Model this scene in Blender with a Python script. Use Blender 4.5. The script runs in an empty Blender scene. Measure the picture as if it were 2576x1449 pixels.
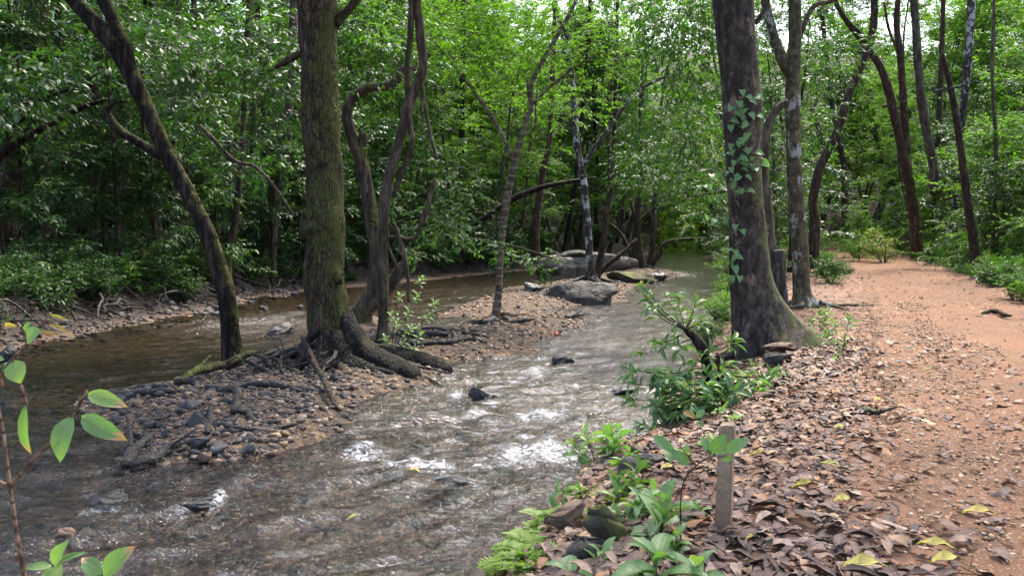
import bpy, math, random
import numpy as np
from mathutils import Vector, Matrix, Quaternion

R = math.radians
rng = np.random.default_rng(7)
random.seed(7)
sc = bpy.context.scene
col = sc.collection

# ------------------------------------------------------------------ camera
F, CX, CY, HZ = 2144.0, 1288.0, 724.5, 570.0      # focal length, centre and horizon line of a 2576 x 1449 frame
CAM_H = 2.3
PITCH = math.atan((CY - HZ) / F)
cam_d = bpy.data.cameras.new('camera')
cam = bpy.data.objects.new('camera', cam_d); col.objects.link(cam)
cam.location = (0, 0, CAM_H); cam.rotation_euler = (math.pi/2 - PITCH, 0, 0)
cam_d.sensor_width = 36; cam_d.lens = 36*F/2576
cam_d.clip_start = .05; cam_d.clip_end = 2000
sc.camera = cam

# ------------------------------------------------------------------ sky, sun, exposure
SUN_EL, SUN_AZ = R(58), R(28)            # azimuth: from straight ahead (+Y) towards the right (+X)
w = bpy.data.worlds.new('World'); sc.world = w; w.use_nodes = True
nt = w.node_tree; bg = nt.nodes['Background']
sky = nt.nodes.new('ShaderNodeTexSky'); sky.sky_type = 'NISHITA'; sky.sun_disc = False
sky.sun_elevation = SUN_EL; sky.sun_rotation = SUN_AZ
sky.air_density = 1.0; sky.dust_density = 4.5; sky.ozone_density = .8
nt.links.new(sky.outputs[0], bg.inputs[0]); bg.inputs[1].default_value = .15
sun_d = bpy.data.lights.new('sun', 'SUN'); sun_d.energy = 1.9; sun_d.angle = R(10); sun_d.color = (1, .94, .84)
sun = bpy.data.objects.new('sun', sun_d); col.objects.link(sun)
sdir = Vector((math.sin(SUN_AZ)*math.cos(SUN_EL), math.cos(SUN_AZ)*math.cos(SUN_EL), math.sin(SUN_EL)))
sun.rotation_euler = sdir.to_track_quat('Z', 'Y').to_euler(); sun.location = (10, 10, 30)
sc.view_settings.view_transform = 'Standard'; sc.view_settings.look = 'None'
sc.view_settings.exposure = 1.82; sc.view_settings.gamma = 1; sc.view_settings.use_curve_mapping = False
sc.render.engine = 'CYCLES'
cy = sc.cycles
cy.max_bounces = 4; cy.diffuse_bounces = 2; cy.glossy_bounces = 2; cy.transmission_bounces = 3; cy.transparent_max_bounces = 6
cy.use_adaptive_sampling = True; cy.adaptive_threshold = .04; cy.use_denoising = True
cy.sample_clamp_indirect = 6; cy.caustics_reflective = False; cy.caustics_refractive = False

# ------------------------------------------------------------------ helpers
RIGHT = np.array([1., 0, 0]); FWD = np.array([0, math.cos(PITCH), -math.sin(PITCH)]); UP = np.array([0, math.sin(PITCH), math.cos(PITCH)])
EYE = np.array([0, 0, CAM_H])
def ray(px, py): return RIGHT*(px-CX)/F + UP*(CY-py)/F + FWD
def at(px, py, Y):                       # the point that stands Y metres ahead
    d = ray(px, py); return EYE + d*(Y/d[1])
def G(px, py, z=0.):                     # the point at height z
    d = ray(px, py); return EYE + d*((z-CAM_H)/d[2])

def sstep(a, b, x):
    t = np.clip((x-a)/(b-a), 0, 1); return t*t*(3-2*t)
def _hash(i, j, k, s):
    n = (i.astype(np.int64)*73856093) ^ (j.astype(np.int64)*19349663) ^ (k.astype(np.int64)*83492791) ^ (s*2654435761)
    n = (n ^ (n >> 13)) * 1274126177; n &= 0x7fffffff; n = (n ^ (n >> 16))*668265263; n &= 0x7fffffff
    return (n % 100003)/50001.5 - 1
def vnoise(p, s=0):
    p = np.asarray(p, float); f = np.floor(p); q = p-f; q = q*q*(3-2*q); i = f.astype(np.int64); o = 0
    for a in (0, 1):
        for b in (0, 1):
            for c in (0, 1):
                wgt = (q[:, 0] if a else 1-q[:, 0])*(q[:, 1] if b else 1-q[:, 1])*(q[:, 2] if c else 1-q[:, 2])
                o = o + wgt*_hash(i[:, 0]+a, i[:, 1]+b, i[:, 2]+c, s)
    return o
def fbm(p, s=0, oct=4, g=.5):
    p = np.asarray(p, float); o = 0; a = 1.
    for k in range(oct): o = o + a*vnoise(p*2**k + 17.3*k, s+k); a *= g
    return o
def fbm2(x, y, s=0, oct=4, sc_=1.):
    p = np.stack([np.ravel(x)*sc_, np.ravel(y)*sc_, np.full(np.size(x), .37)], 1)
    return fbm(p, s, oct).reshape(np.shape(x))
def nrm(v): return v/np.maximum(np.linalg.norm(v, axis=-1, keepdims=True), 1e-9)

def tri_mesh(name, V, T, mats=(), midx=None, smooth=True, attrs=None):
    V = np.ascontiguousarray(V, np.float32); T = np.ascontiguousarray(T, np.int32)
    m = bpy.data.meshes.new(name)
    m.vertices.add(len(V)); m.vertices.foreach_set('co', V.ravel())
    m.loops.add(T.size); m.loops.foreach_set('vertex_index', T.ravel())
    m.polygons.add(len(T)); m.polygons.foreach_set('loop_start', np.arange(0, T.size, 3, dtype=np.int32))
    try: m.polygons.foreach_set('loop_total', np.full(len(T), 3, np.int32))
    except Exception: pass
    if smooth: m.polygons.foreach_set('use_smooth', np.ones(len(T), bool))
    for a in mats: m.materials.append(a)
    if midx is not None: m.polygons.foreach_set('material_index', np.ascontiguousarray(midx, np.int32))
    for k, v in (attrs or {}).items():
        v = np.ascontiguousarray(v, np.float32)
        if v.ndim == 1: m.attributes.new(k, 'FLOAT', 'POINT').data.foreach_set('value', v)
        elif v.shape[1] == 2: m.attributes.new(k, 'FLOAT2', 'POINT').data.foreach_set('vector', v.ravel())
        else:
            c4 = np.concatenate([v, np.ones((len(v), 1), np.float32)], 1)
            m.attributes.new(k, 'FLOAT_COLOR', 'POINT').data.foreach_set('color', c4.ravel())
    m.update(); m.validate()
    return m
def quads2tris(Q): Q = np.asarray(Q); return np.concatenate([Q[:, [0, 1, 2]], Q[:, [0, 2, 3]]])
def obj(name, mesh, parent=None, loc=None):
    o = bpy.data.objects.new(name, mesh); col.objects.link(o)
    if parent is not None: o.parent = parent
    if loc is not None: o.location = tuple(loc)
    return o
def tag(o, label, cat=None, group=None, kind=None):
    o['label'] = label
    if cat: o['category'] = cat
    if group: o['group'] = group
    if kind: o['kind'] = kind
    return o
def thing(name, label, cat, loc, group=None):
    return tag(obj(name, None, None, loc), label, cat, group)

# ------------------------------------------------------------------ materials
def mat(name):
    m = bpy.data.materials.new(name); m.use_nodes = True
    return m, m.node_tree, m.node_tree.nodes['Principled BSDF'], m.node_tree.nodes['Material Output']
def nd(t, typ, **kw):
    n = t.nodes.new('ShaderNode'+typ)
    for k, v in kw.items():
        if k.startswith('i_'): n.inputs[int(k[2:]) if k[2:].isdigit() else k[2:]].default_value = v
        else: setattr(n, k, v)
    return n
def ramp(t, fac, stops, interp='LINEAR'):
    n = t.nodes.new('ShaderNodeValToRGB'); n.color_ramp.interpolation = interp
    e = n.color_ramp.elements
    while len(e) < len(stops): e.new(.5)
    for s, (p, c) in zip(e, stops):
        s.position = p; s.color = (*c, 1) if len(c) == 3 else c
    t.links.new(fac, n.inputs[0]); return n.outputs[0]
def mix(t, fac, a, b, mode='MIX'):
    n = t.nodes.new('ShaderNodeMix'); n.data_type = 'RGBA'; n.blend_type = mode
    for s, v in ((n.inputs[0], fac), (n.inputs[6], a), (n.inputs[7], b)):
        if hasattr(v, 'links'): t.links.new(v, s)
        else: s.default_value = v if not isinstance(v, tuple) or len(v) == 4 else (*v, 1)
    return n.outputs[2]
def mth(t, op, a, b=0., clamp=False):
    n = t.nodes.new('ShaderNodeMath'); n.operation = op; n.use_clamp = clamp
    for s, v in ((n.inputs[0], a), (n.inputs[1], b)):
        if hasattr(v, 'links'): t.links.new(v, s)
        else: s.default_value = v
    return n.outputs[0]
def coords(t, scale=(1, 1, 1), space='Object', rot=(0, 0, 0)):
    c = t.nodes.new('ShaderNodeTexCoord'); mp = t.nodes.new('ShaderNodeMapping')
    mp.inputs['Scale'].default_value = scale; mp.inputs['Rotation'].default_value = rot
    t.links.new(c.outputs[space], mp.inputs[0]); return mp.outputs[0]
def noise(t, vec, scale, detail=4, rough=.55, out=0, dist=0.):
    n = t.nodes.new('ShaderNodeTexNoise'); n.inputs['Scale'].default_value = scale; n.inputs['Detail'].default_value = detail
    n.inputs['Roughness'].default_value = rough; n.inputs['Distortion'].default_value = dist
    t.links.new(vec, n.inputs['Vector']); return n.outputs[out]
def voro(t, vec, scale, feature='F1', out='Distance', rand=1.):
    n = t.nodes.new('ShaderNodeTexVoronoi'); n.feature = feature; n.inputs['Scale'].default_value = scale
    n.inputs['Randomness'].default_value = rand; t.links.new(vec, n.inputs['Vector']); return n.outputs[out]
def bump(t, h, strength=.5, dist=.02, bsdf=None):
    n = t.nodes.new('ShaderNodeBump'); n.inputs['Strength'].default_value = strength; n.inputs['Distance'].default_value = dist
    t.links.new(h, n.inputs['Height'])
    if bsdf: t.links.new(n.outputs[0], bsdf.inputs['Normal'])
    return n.outputs[0]

def bark(name, c1, c2, moss=0., lichen=0., lich_col=(.55, .55, .5), rough=.85, sc_=9., stretch=.22, rings=0., moss_col=(.07, .09, .018), depth=.03, spec=.25, crack=.8):
    m, t, b, o = mat(name)
    v = coords(t, (1, 1, stretch)); v0 = coords(t, (1, 1, 1))
    n1 = noise(t, v, sc_, 9, .65); n2 = noise(t, v0, 1.7, 5, .6); n3 = noise(t, v0, 34, 4, .6)
    ridg = voro(t, v, sc_*1.6, 'DISTANCE_TO_EDGE')
    c = ramp(t, n1, [(.38, tuple(x*.4 for x in c1)), (.5, c1), (.62, c2)])
    c = mix(t, mth(t, 'MULTIPLY', ramp(t, n2, [(.35, (0, 0, 0)), (.7, (1, 1, 1))]), .55), c, tuple(x*.42 for x in c1))
    c = mix(t, ramp(t, ridg, [(0, (crack, crack, crack)), (.14, (0, 0, 0))]), c, tuple(x*.22 for x in c1))
    if moss:
        mn = mth(t, 'ADD', noise(t, v0, 2.3, 6, .7), mth(t, 'MULTIPLY', n3, .25))
        g = nd(t, 'NewGeometry'); sx = nd(t, 'SeparateXYZ'); t.links.new(g.outputs['Normal'], sx.inputs[0])
        mn = mth(t, 'ADD', mn, mth(t, 'MULTIPLY', mth(t, 'ADD', sx.outputs[0], sx.outputs[2]), .13))
        f = ramp(t, mn, [(.86-.38*moss, (0, 0, 0)), (1.0-.38*moss, (.85, .85, .85))])
        c = mix(t, f, c, mix(t, n3, moss_col, tuple(x*1.9 for x in moss_col)))
    if lichen:
        ln = noise(t, coords(t, (1, 1, .6)), 3.2, 8, .72)
        f = ramp(t, ln, [(.72-.2*lichen, (0, 0, 0)), (.745-.2*lichen, (.9, .9, .9))])
        c = mix(t, f, c, mix(t, n3, lich_col, tuple(x*.65 for x in lich_col)))
    if rings:
        wv = nd(t, 'TexWave', wave_type='BANDS', bands_direction='Z'); wv.inputs['Scale'].default_value = rings; wv.inputs['Distortion'].default_value = 2.5
        t.links.new(v0, wv.inputs['Vector'])
        c = mix(t, ramp(t, wv.outputs[1], [(.7, (0, 0, 0)), (.95, (.3, .3, .3))]), c, tuple(min(1, x*1.9) for x in c2))
    t.links.new(c, b.inputs['Base Color']); b.inputs['Roughness'].default_value = rough; b.inputs['Specular IOR Level'].default_value = spec
    h = mth(t, 'ADD', mth(t, 'MULTIPLY', n1, 1.3), mth(t, 'MULTIPLY', mth(t, 'MINIMUM', ridg, .16), 6.*crack))
    h = mth(t, 'ADD', h, mth(t, 'MULTIPLY', n3, .25))
    bump(t, h, .85, depth, b); return m

def leaf_mat(name, stops, rough=.38, trans=.32, spec=.5, veins=False, attr='rnd'):
    m, t, b, o = mat(name)
    a = nd(t, 'Attribute', attribute_name=attr); oi = nd(t, 'ObjectInfo')
    f = mth(t, 'ADD', mth(t, 'MULTIPLY', a.outputs['Fac'], .7), mth(t, 'MULTIPLY', oi.outputs['Random'], .3))
    if veins: f = mth(t, 'ADD', mth(t, 'MULTIPLY', oi.outputs['Random'], .8), .1)
    c = ramp(t, f, stops)
    if veins:
        uv = nd(t, 'Attribute', attribute_name='luv'); s = nd(t, 'SeparateXYZ'); t.links.new(uv.outputs['Vector'], s.inputs[0])
        d = mth(t, 'ABSOLUTE', s.outputs[1])
        mid = ramp(t, d, [(.0, (1, 1, 1)), (.09, (0, 0, 0))])
        sv = mth(t, 'SINE', mth(t, 'MULTIPLY', mth(t, 'SUBTRACT', s.outputs[0], mth(t, 'MULTIPLY', d, .22)), 62.))
        side = ramp(t, sv, [(.72, (0, 0, 0)), (1., (.5, .5, .5))])
        c = mix(t, mth(t, 'MULTIPLY', mth(t, 'MAXIMUM', mid, side), .55), c, (.30, .42, .13))
        bl = noise(t, coords(t, (1, 1, 1)), 3.5, 5, .6)
        c = mix(t, ramp(t, bl, [(.45, (0, 0, 0)), (.8, (.25, .25, .25))]), c, (.20, .24, .05))
        bump(t, mth(t, 'SUBTRACT', 0., mth(t, 'MAXIMUM', mid, side)), .35, .01, b)
    t.links.new(c, b.inputs['Base Color']); b.inputs['Roughness'].default_value = rough; b.inputs['Specular IOR Level'].default_value = spec
    tr = nd(t, 'BsdfTranslucent')
    t.links.new(mix(t, 1., c, (1.5, 1.75, .55), 'MULTIPLY'), tr.inputs[0])
    ms = nd(t, 'MixShader'); ms.inputs[0].default_value = trans
    t.links.new(b.outputs[0], ms.inputs[1]); t.links.new(tr.outputs[0], ms.inputs[2]); t.links.new(ms.outputs[0], o.inputs[0])
    return m

def stone_mat(name, stops, rough=.8, spec=.35, moss=0., sc_=6., use_attr=False, bumpd=.02):
    m, t, b, o = mat(name)
    v = coords(t); oi = nd(t, 'ObjectInfo'); n = noise(t, v, sc_, 8, .65); n2 = noise(t, v, sc_*.35, 4, .6)
    if use_attr:
        a = nd(t, 'Attribute', attribute_name='col'); c = a.outputs['Color']
        c = mix(t, ramp(t, n, [(.3, (0, 0, 0)), (.75, (.5, .5, .5))]), c, (.10, .075, .055))
    else:
        f = mth(t, 'ADD', mth(t, 'MULTIPLY', n2, .5), mth(t, 'MULTIPLY', oi.outputs['Random'], .6))
        c = ramp(t, f, stops)
        c = mix(t, ramp(t, n, [(.35, (.6, .6, .6)), (.65, (0, 0, 0))]), c, tuple(x*.35 for x in stops[0][1]))
    if moss:
        g = nd(t, 'NewGeometry'); sx = nd(t, 'SeparateXYZ'); t.links.new(g.outputs['Normal'], sx.inputs[0])
        f = mth(t, 'ADD', noise(t, v, 5, 6, .7), mth(t, 'MULTIPLY', sx.outputs[2], .25))
        c = mix(t, ramp(t, f, [(.95-.5*moss, (0, 0, 0)), (1.05-.5*moss, (.9, .9, .9))]), c, mix(t, n, (.05, .06, .008), (.17, .18, .02)))
    if not use_attr and sc_ < 8:
        wn = nd(t, 'TexNoise'); wn.inputs['Scale'].default_value = 2.; wn.inputs['Detail'].default_value = 4; t.links.new(v, wn.inputs['Vector'])
        cr = voro(t, mix(t, .35, v, wn.outputs[1]), 3.2, 'DISTANCE_TO_EDGE'); crk = ramp(t, cr, [(0, (.85, .85, .85)), (.035, (0, 0, 0))])
        c = mix(t, crk, c, tuple(x*.25 for x in stops[0][1])); n = mth(t, 'ADD', mth(t, 'ADD', n, n2), mth(t, 'MULTIPLY', mth(t, 'MINIMUM', cr, .06), 9.))
        c = mix(t, ramp(t, n2, [(.46, (0, 0, 0)), (.56, (.7, .7, .7))]), c, tuple(x*.45 for x in stops[0][1]))
    t.links.new(c, b.inputs['Base Color']); b.inputs['Roughness'].default_value = rough; b.inputs['Specular IOR Level'].default_value = spec
    bump(t, n, .9, bumpd, b); return m

M = {}
M['bark_dark'] = bark('wet_dark_bark', (.022, .016, .013), (.068, .05, .04), moss=.33, lichen=.32, moss_col=(.075, .072, .02), rough=.85, sc_=6, spec=.15)
M['bark_big'] = bark('brown_furrowed_bark', (.075, .05, .032), (.20, .14, .09), moss=.80, sc_=13, stretch=.22, depth=.08, moss_col=(.06, .066, .016))
M['bark_pink'] = bark('dark_bark_with_pink_patches', (.05, .04, .033), (.12, .094, .074), moss=.45, lichen=.75, lich_col=(.24, .165, .13), sc_=12, stretch=.5, moss_col=(.085, .09, .03), crack=.12)
M['bark_lichen'] = bark('grey_green_bark_with_lichen', (.085, .075, .045), (.18, .155, .10), moss=.42, lichen=.78, lich_col=(.42, .41, .38), sc_=10, stretch=.7, moss_col=(.075, .082, .025), crack=.12)
M['bark_white'] = bark('dark_bark_with_white_lichen', (.05, .04, .032), (.12, .095, .075), moss=.25, lichen=.92, lich_col=(.5, .5, .47), sc_=10, stretch=.5, crack=.12)
M['bark_ring'] = bark('grey_ringed_bark', (.13, .10, .075), (.25, .20, .155), moss=.2, lichen=.6, lich_col=(.36, .34, .29), sc_=10, stretch=1.2, rings=1.6, crack=.12)
M['bark_grey'] = bark('grey_brown_bark', (.085, .063, .045), (.20, .15, .115), moss=.33, lichen=.5, lich_col=(.28, .25, .2), sc_=9, crack=.35)
M['bark_brown'] = bark('plain_brown_bark', (.06, .04, .027), (.125, .085, .058), moss=.35, lichen=.3, lich_col=(.25, .2, .16), sc_=9)
M['bark_red'] = bark('reddish_brown_bark', (.085, .045, .03), (.15, .09, .06), moss=.4, sc_=9)
M['bark_foot'] = bark('dark_mossy_root_bark', (.022, .018, .013), (.055, .043, .03), moss=.2, sc_=8, stretch=.6, depth=.03, moss_col=(.035, .04, .012))
M['root'] = bark('wet_root_bark', (.022, .018, .017), (.07, .055, .047), sc_=10, stretch=1, rough=.6, spec=.45, depth=.012)
M['root_pale'] = bark('pale_root_bark', (.20, .13, .085), (.36, .26, .18), sc_=14, stretch=1, depth=.01)
M['root_bank'] = bark('dry_root_bark', (.06, .042, .032), (.15, .11, .085), sc_=14, stretch=1, depth=.01)
M['twig'] = bark('twig_bark', (.07, .05, .035), (.15, .11, .08), sc_=14, stretch=1, depth=.004)
M['green_stem'] = bark('young_green_stem', (.13, .16, .05), (.2, .24, .07), sc_=14, stretch=1, depth=.002, spec=.4)
M['stump'] = bark('grey_weathered_wood', (.055, .05, .045), (.13, .12, .105), moss=.35, sc_=16, stretch=.1, depth=.01)
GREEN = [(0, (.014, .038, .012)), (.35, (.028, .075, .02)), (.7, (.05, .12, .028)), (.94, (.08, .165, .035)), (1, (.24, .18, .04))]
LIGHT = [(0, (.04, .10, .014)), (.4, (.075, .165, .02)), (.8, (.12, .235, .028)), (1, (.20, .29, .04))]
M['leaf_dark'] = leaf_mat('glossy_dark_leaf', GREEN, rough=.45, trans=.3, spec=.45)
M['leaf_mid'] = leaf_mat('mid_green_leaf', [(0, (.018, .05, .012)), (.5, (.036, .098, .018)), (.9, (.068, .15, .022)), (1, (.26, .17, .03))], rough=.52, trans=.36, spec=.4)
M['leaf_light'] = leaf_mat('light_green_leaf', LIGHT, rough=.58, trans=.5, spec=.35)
M['leaf_fresh'] = leaf_mat('fresh_green_leaf', [(0, (.065, .145, .06)), (.6, (.125, .235, .09)), (.93, (.2, .31, .09)), (1, (.34, .35, .09))], rough=.38, trans=.34)
M['leaf_red'] = leaf_mat('pale_leaf_with_rusty_tints', [(0, (.05, .11, .025)), (.55, (.11, .17, .035)), (.75, (.26, .2, .06)), (1, (.42, .17, .05))], rough=.5, trans=.4)
M['leaf_shrub'] = leaf_mat('fresh_shrub_leaf', [(0, (.055, .125, .05)), (.6, (.10, .195, .075)), (.88, (.16, .27, .075)), (1, (.28, .33, .06))], rough=.36, trans=.3, veins=True)
M['leaf_sap'] = leaf_mat('fresh_sapling_leaf', [(0, (.095, .20, .085)), (.6, (.15, .28, .11)), (1, (.26, .38, .10))], rough=.36, trans=.34, veins=True)
M['leaf_young'] = leaf_mat('young_bronze_leaf', [(0, (.33, .17, .08)), (1, (.30, .28, .06))], rough=.4, trans=.4, veins=True)
M['leaf_brown'] = leaf_mat('dried_leaf_tip', [(0, (.42, .22, .14)), (1, (.52, .32, .22))], rough=.7, trans=.2, veins=True)
M['leaf_vine'] = leaf_mat('blue_green_vine_leaf', [(0, (.08, .20, .075)), (1, (.17, .32, .12))], rough=.42, trans=.3, veins=True)
M['fern'] = leaf_mat('bright_fern_green', [(0, (.10, .20, .02)), (1, (.21, .33, .035))], rough=.5, trans=.4)
M['rock_wet'] = stone_mat('wet_black_rock', [(0, (.018, .017, .017)), (1, (.055, .05, .047))], rough=.42, spec=.5, bumpd=.05)
M['rock_grey'] = stone_mat('grey_river_rock', [(0, (.055, .052, .046)), (1, (.15, .137, .117))], moss=.18, sc_=4, bumpd=.09)
M['rock_pale'] = stone_mat('pale_bare_rock', [(0, (.22, .19, .155)), (1, (.40, .35, .29))], sc_=3, bumpd=.12)
M['rock_moss'] = stone_mat('mossy_rock', [(0, (.05, .045, .035)), (1, (.13, .11, .085))], moss=.85)
M['rock_brown'] = stone_mat('brown_bank_stone', [(0, (.15, .095, .065)), (1, (.30, .21, .15))])
M['stone'] = stone_mat('river_stone', [(0, (.035, .033, .036)), (.45, (.075, .066, .063)), (.6, (.15, .105, .078)), (.8, (.27, .18, .115)), (1, (.37, .25, .14))], sc_=9, rough=.6, spec=.4)
M['stone_dark'] = stone_mat('dark_river_stone', [(0, (.022, .022, .026)), (.7, (.06, .057, .06)), (1, (.12, .10, .085))], sc_=9, rough=.5, spec=.45)
M['pebble'] = stone_mat('gravel_pebbles', [], use_attr=True, sc_=12, rough=.7, bumpd=.006)
def litter_mat(name):
    m, t, b, o = mat(name)
    a = nd(t, 'Attribute', attribute_name='col'); v = coords(t); n = noise(t, v, 26, 5, .65)
    c = mix(t, ramp(t, n, [(.4, (0, 0, 0)), (.8, (.55, .55, .55))]), a.outputs['Color'], (.06, .04, .032))
    t.links.new(c, b.inputs['Base Color']); b.inputs['Roughness'].default_value = .65; b.inputs['Specular IOR Level'].default_value = .3
    bump(t, n, .3, .006, b); return m
M['litter'] = litter_mat('dead_leaf')
def dead_leaf_mat(name, stops):
    m, t, b, o = mat(name)
    oi = nd(t, 'ObjectInfo'); c = ramp(t, oi.outputs['Random'], stops); v = coords(t); n = noise(t, v, 4, 6, .65)
    c = mix(t, ramp(t, n, [(.42, (0, 0, 0)), (.75, (.7, .7, .7))]), c, (.055, .035, .03))
    uv = nd(t, 'Attribute', attribute_name='luv'); s = nd(t, 'SeparateXYZ'); t.links.new(uv.outputs['Vector'], s.inputs[0])
    mid = ramp(t, mth(t, 'ABSOLUTE', s.outputs[1]), [(.0, (1, 1, 1)), (.07, (0, 0, 0))])
    c = mix(t, mth(t, 'MULTIPLY', mid, .4), c, (.4, .3, .22))
    t.links.new(c, b.inputs['Base Color']); b.inputs['Roughness'].default_value = .6; b.inputs['Specular IOR Level'].default_value = .3
    bump(t, mth(t, 'ADD', n, mid), .4, .02, b); return m
M['dead'] = dead_leaf_mat('curled_dead_leaf', [(0, (.045, .03, .025)), (.3, (.10, .062, .048)), (.6, (.17, .105, .08)), (.8, (.26, .17, .125)), (1, (.40, .30, .23))])
M['dead_yellow'] = dead_leaf_mat('yellowed_leaf', [(0, (.38, .36, .05)), (.5, (.45, .34, .06)), (1, (.30, .36, .06))])

# ------------------------------------------------------------------ lie of the land
def poly_sd(P, x, y):                    # signed distance to a polygon, positive inside
    P = np.asarray(P, float); shp = np.shape(x); x = np.ravel(x).astype(float); y = np.ravel(y).astype(float)
    d = np.full(x.shape, 1e18); ins = np.zeros(x.shape, bool)
    for (ax, ay), (bx, by) in zip(P, np.roll(P, -1, 0)):
        ex, ey = bx-ax, by-ay; t = np.clip(((x-ax)*ex+(y-ay)*ey)/(ex*ex+ey*ey+1e-12), 0, 1)
        d = np.minimum(d, (x-ax-t*ex)**2 + (y-ay-t*ey)**2)
        c = (ay > y) != (by > y)
        with np.errstate(divide='ignore', invalid='ignore'): xi = ax + (y-ay)*ex/np.where(ey == 0, 1e-12, ey)
        ins ^= c & (x < xi)
    return (np.where(ins, 1, -1)*np.sqrt(d)).reshape(shp)
def line_d(L, x, y):                     # distance to a polyline and side (+ = right of it)
    shp = np.shape(x); x = np.ravel(x).astype(float); y = np.ravel(y).astype(float); best = np.full(x.shape, 1e18); side = np.zeros(x.shape)
    for (ax, ay), (bx, by) in zip(L[:-1], L[1:]):
        ex, ey = bx-ax, by-ay; t = np.clip(((x-ax)*ex+(y-ay)*ey)/(ex*ex+ey*ey), 0, 1)
        dx, dy = x-ax-t*ex, y-ay-t*ey; dd = dx*dx+dy*dy; k = dd < best
        best = np.where(k, dd, best); side = np.where(k, np.sign(dx*ey-dy*ex), side)
    return np.sqrt(best).reshape(shp), side.reshape(shp)
def gxy(L): return [tuple(G(a, b)[:2]) for a, b in L]
LEFT = [(-80, -2), (-25, 5), (-14, 11.5)] + gxy([(0, 892), (150, 855), (300, 822), (560, 776), (650, 750), (760, 736), (1000, 712), (1200, 692), (1380, 676), (1560, 664), (1640, 640), (1662, 622)]) + [(25, 101), (70, 115), (160, 120), (160, 220), (-160, 220), (-160, -2)]
RIGHTB = [(-12, .6), (-4.5, 2.4), (-1.7, 3.5), (-.7, 4.5)] + gxy([(1285, 1449), (1330, 1370), (1385, 1290), (1440, 1225), (1530, 1170), (1640, 1110), (1690, 1000), (1760, 880), (1815, 790), (1825, 700), (1800, 655), (1770, 622)]) + [(25, 107), (70, 122), (160, 140), (160, -40), (-12, -40)]
ISL_A = gxy([(185, 1018), (330, 985), (470, 962), (600, 915), (720, 870), (880, 812), (900, 790), (960, 800), (1010, 830), (1100, 838), (1180, 815), (1260, 793), (1380, 790), (1492, 795), (1440, 825), (1370, 850), (1345, 885), (1240, 902), (1130, 910), (1130, 935), (1080, 962), (1000, 985), (900, 1025), (860, 1065), (850, 1092), (760, 1112), (700, 1145), (560, 1160), (440, 1163), (330, 1183), (305, 1165), (372, 1120), (300, 1075), (230, 1048)])
ISL_B = gxy([(1105, 797), (1180, 762), (1280, 725), (1370, 715), (1480, 696), (1560, 682), (1650, 676), (1725, 690), (1650, 712), (1572, 735), (1570, 757), (1450, 770), (1330, 782), (1200, 800)])
PATH = [(2.6, -6), (3.0, 0), (3.9, 5), (4.75, 7), (5.5, 9), (6.85, 12.2), (9.6, 19), (12.3, 26), (18.2, 43), (19.7, 48), (19.3, 54), (20.5, 62), (27, 76)]
PATH_HW = 1.62

def land(x, y):
    wob = .16*fbm2(x, y, 3, 4, .9)
    dl = poly_sd(LEFT, x, y)+wob*1.6; dr = poly_sd(RIGHTB, x, y)+wob*.8
    da = poly_sd(ISL_A, x, y)+wob*.6; db = poly_sd(ISL_B, x, y)+wob
    return dl, dr, da, db
def hfun(x, y, full=False):
    x = np.asarray(x, float); y = np.asarray(y, float)
    dl, dr, da, db = land(x, y)
    D = np.maximum(np.maximum(dl, dr), np.maximum(da, db))
    n1 = fbm2(x, y, 11, 4, .55); n2 = fbm2(x, y, 21, 4, 2.6); n3 = fbm2(x, y, 31, 3, 9)
    bed = -.03 - .26*(1-np.exp(-np.maximum(-D, 0)/.9)) + .045*n2*sstep(0, .6, -D) + .018*n3
    hl = .16*sstep(0, 1.2, dl) + .62*sstep(1.0+.3*n1, 1.9+.3*n1, dl) + .035*np.maximum(dl-2, 0) + .10*n1*sstep(1, 4, dl) + .03*n2
    pd, side = line_d(PATH, x, y); pe = pd-PATH_HW; onp = sstep(.55, -.05, pe)
    hr = .34*sstep(0, .35, dr) + .36*sstep(.15, 1.7, dr)
    rise = sstep(.2, 3.5, pe)*.75 + .075*np.maximum(pe-2, 0) + .35*sstep(.15, .8, pe)*sstep(36, 44, y)
    hr = hr + np.where(side > 0, rise, 0) + (1-onp)*(.07*n1*sstep(.3, 1.5, dr) + .022*n2) + .008*n3*(1-onp)
    hr = hr + .55*sstep(45, 60, y)*sstep(.1, 1.2, pe)*(side < 0)*sstep(0, 3, dr)
    hr = hr + 1.1*np.exp(-((x-24)/2.6)**2-((y-49)/4)**2)*sstep(.1, 1.5, pe)
    hi = .19*(1-np.exp(-np.maximum(da, 0)/.6)) + .03*n2 + .015*n3
    hb = .20*(1-np.exp(-np.maximum(db, 0)/.9)) + .05*n2 + .02*n3
    hl = hl + .30*np.maximum(y-70, 0)*sstep(70, 90, y) + .12*np.maximum(dl-22, 0); hr = hr + .30*np.maximum(y-72, 0)*sstep(72, 90, y)
    h = np.where(D <= 0, bed, -1e9)
    for d, hh in ((dl, hl), (dr, hr), (da, hi), (db, hb)): h = np.where(d > 0, np.maximum(h, np.maximum(hh, -.01)), h)
    if full: return h, dict(dl=dl, dr=dr, da=da, db=db, D=D, pe=pe, side=side, n1=n1, n2=n2)
    return h

def axis(segs):                          # [(start, step), ..., (end, 0)]
    out = []
    for (a, s), (b, _) in zip(segs[:-1], segs[1:]): out.append(np.arange(a, b-1e-6, s))
    return np.append(np.concatenate(out), segs[-1][0])
def grid(xs, ys):
    X, Y = np.meshgrid(xs, ys); nx, ny = len(xs), len(ys)
    i = (np.arange(ny-1)[:, None]*nx + np.arange(nx-1)[None]).ravel()
    return X.ravel(), Y.ravel(), quads2tris(np.stack([i, i+1, i+nx+1, i+nx], 1))

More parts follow.
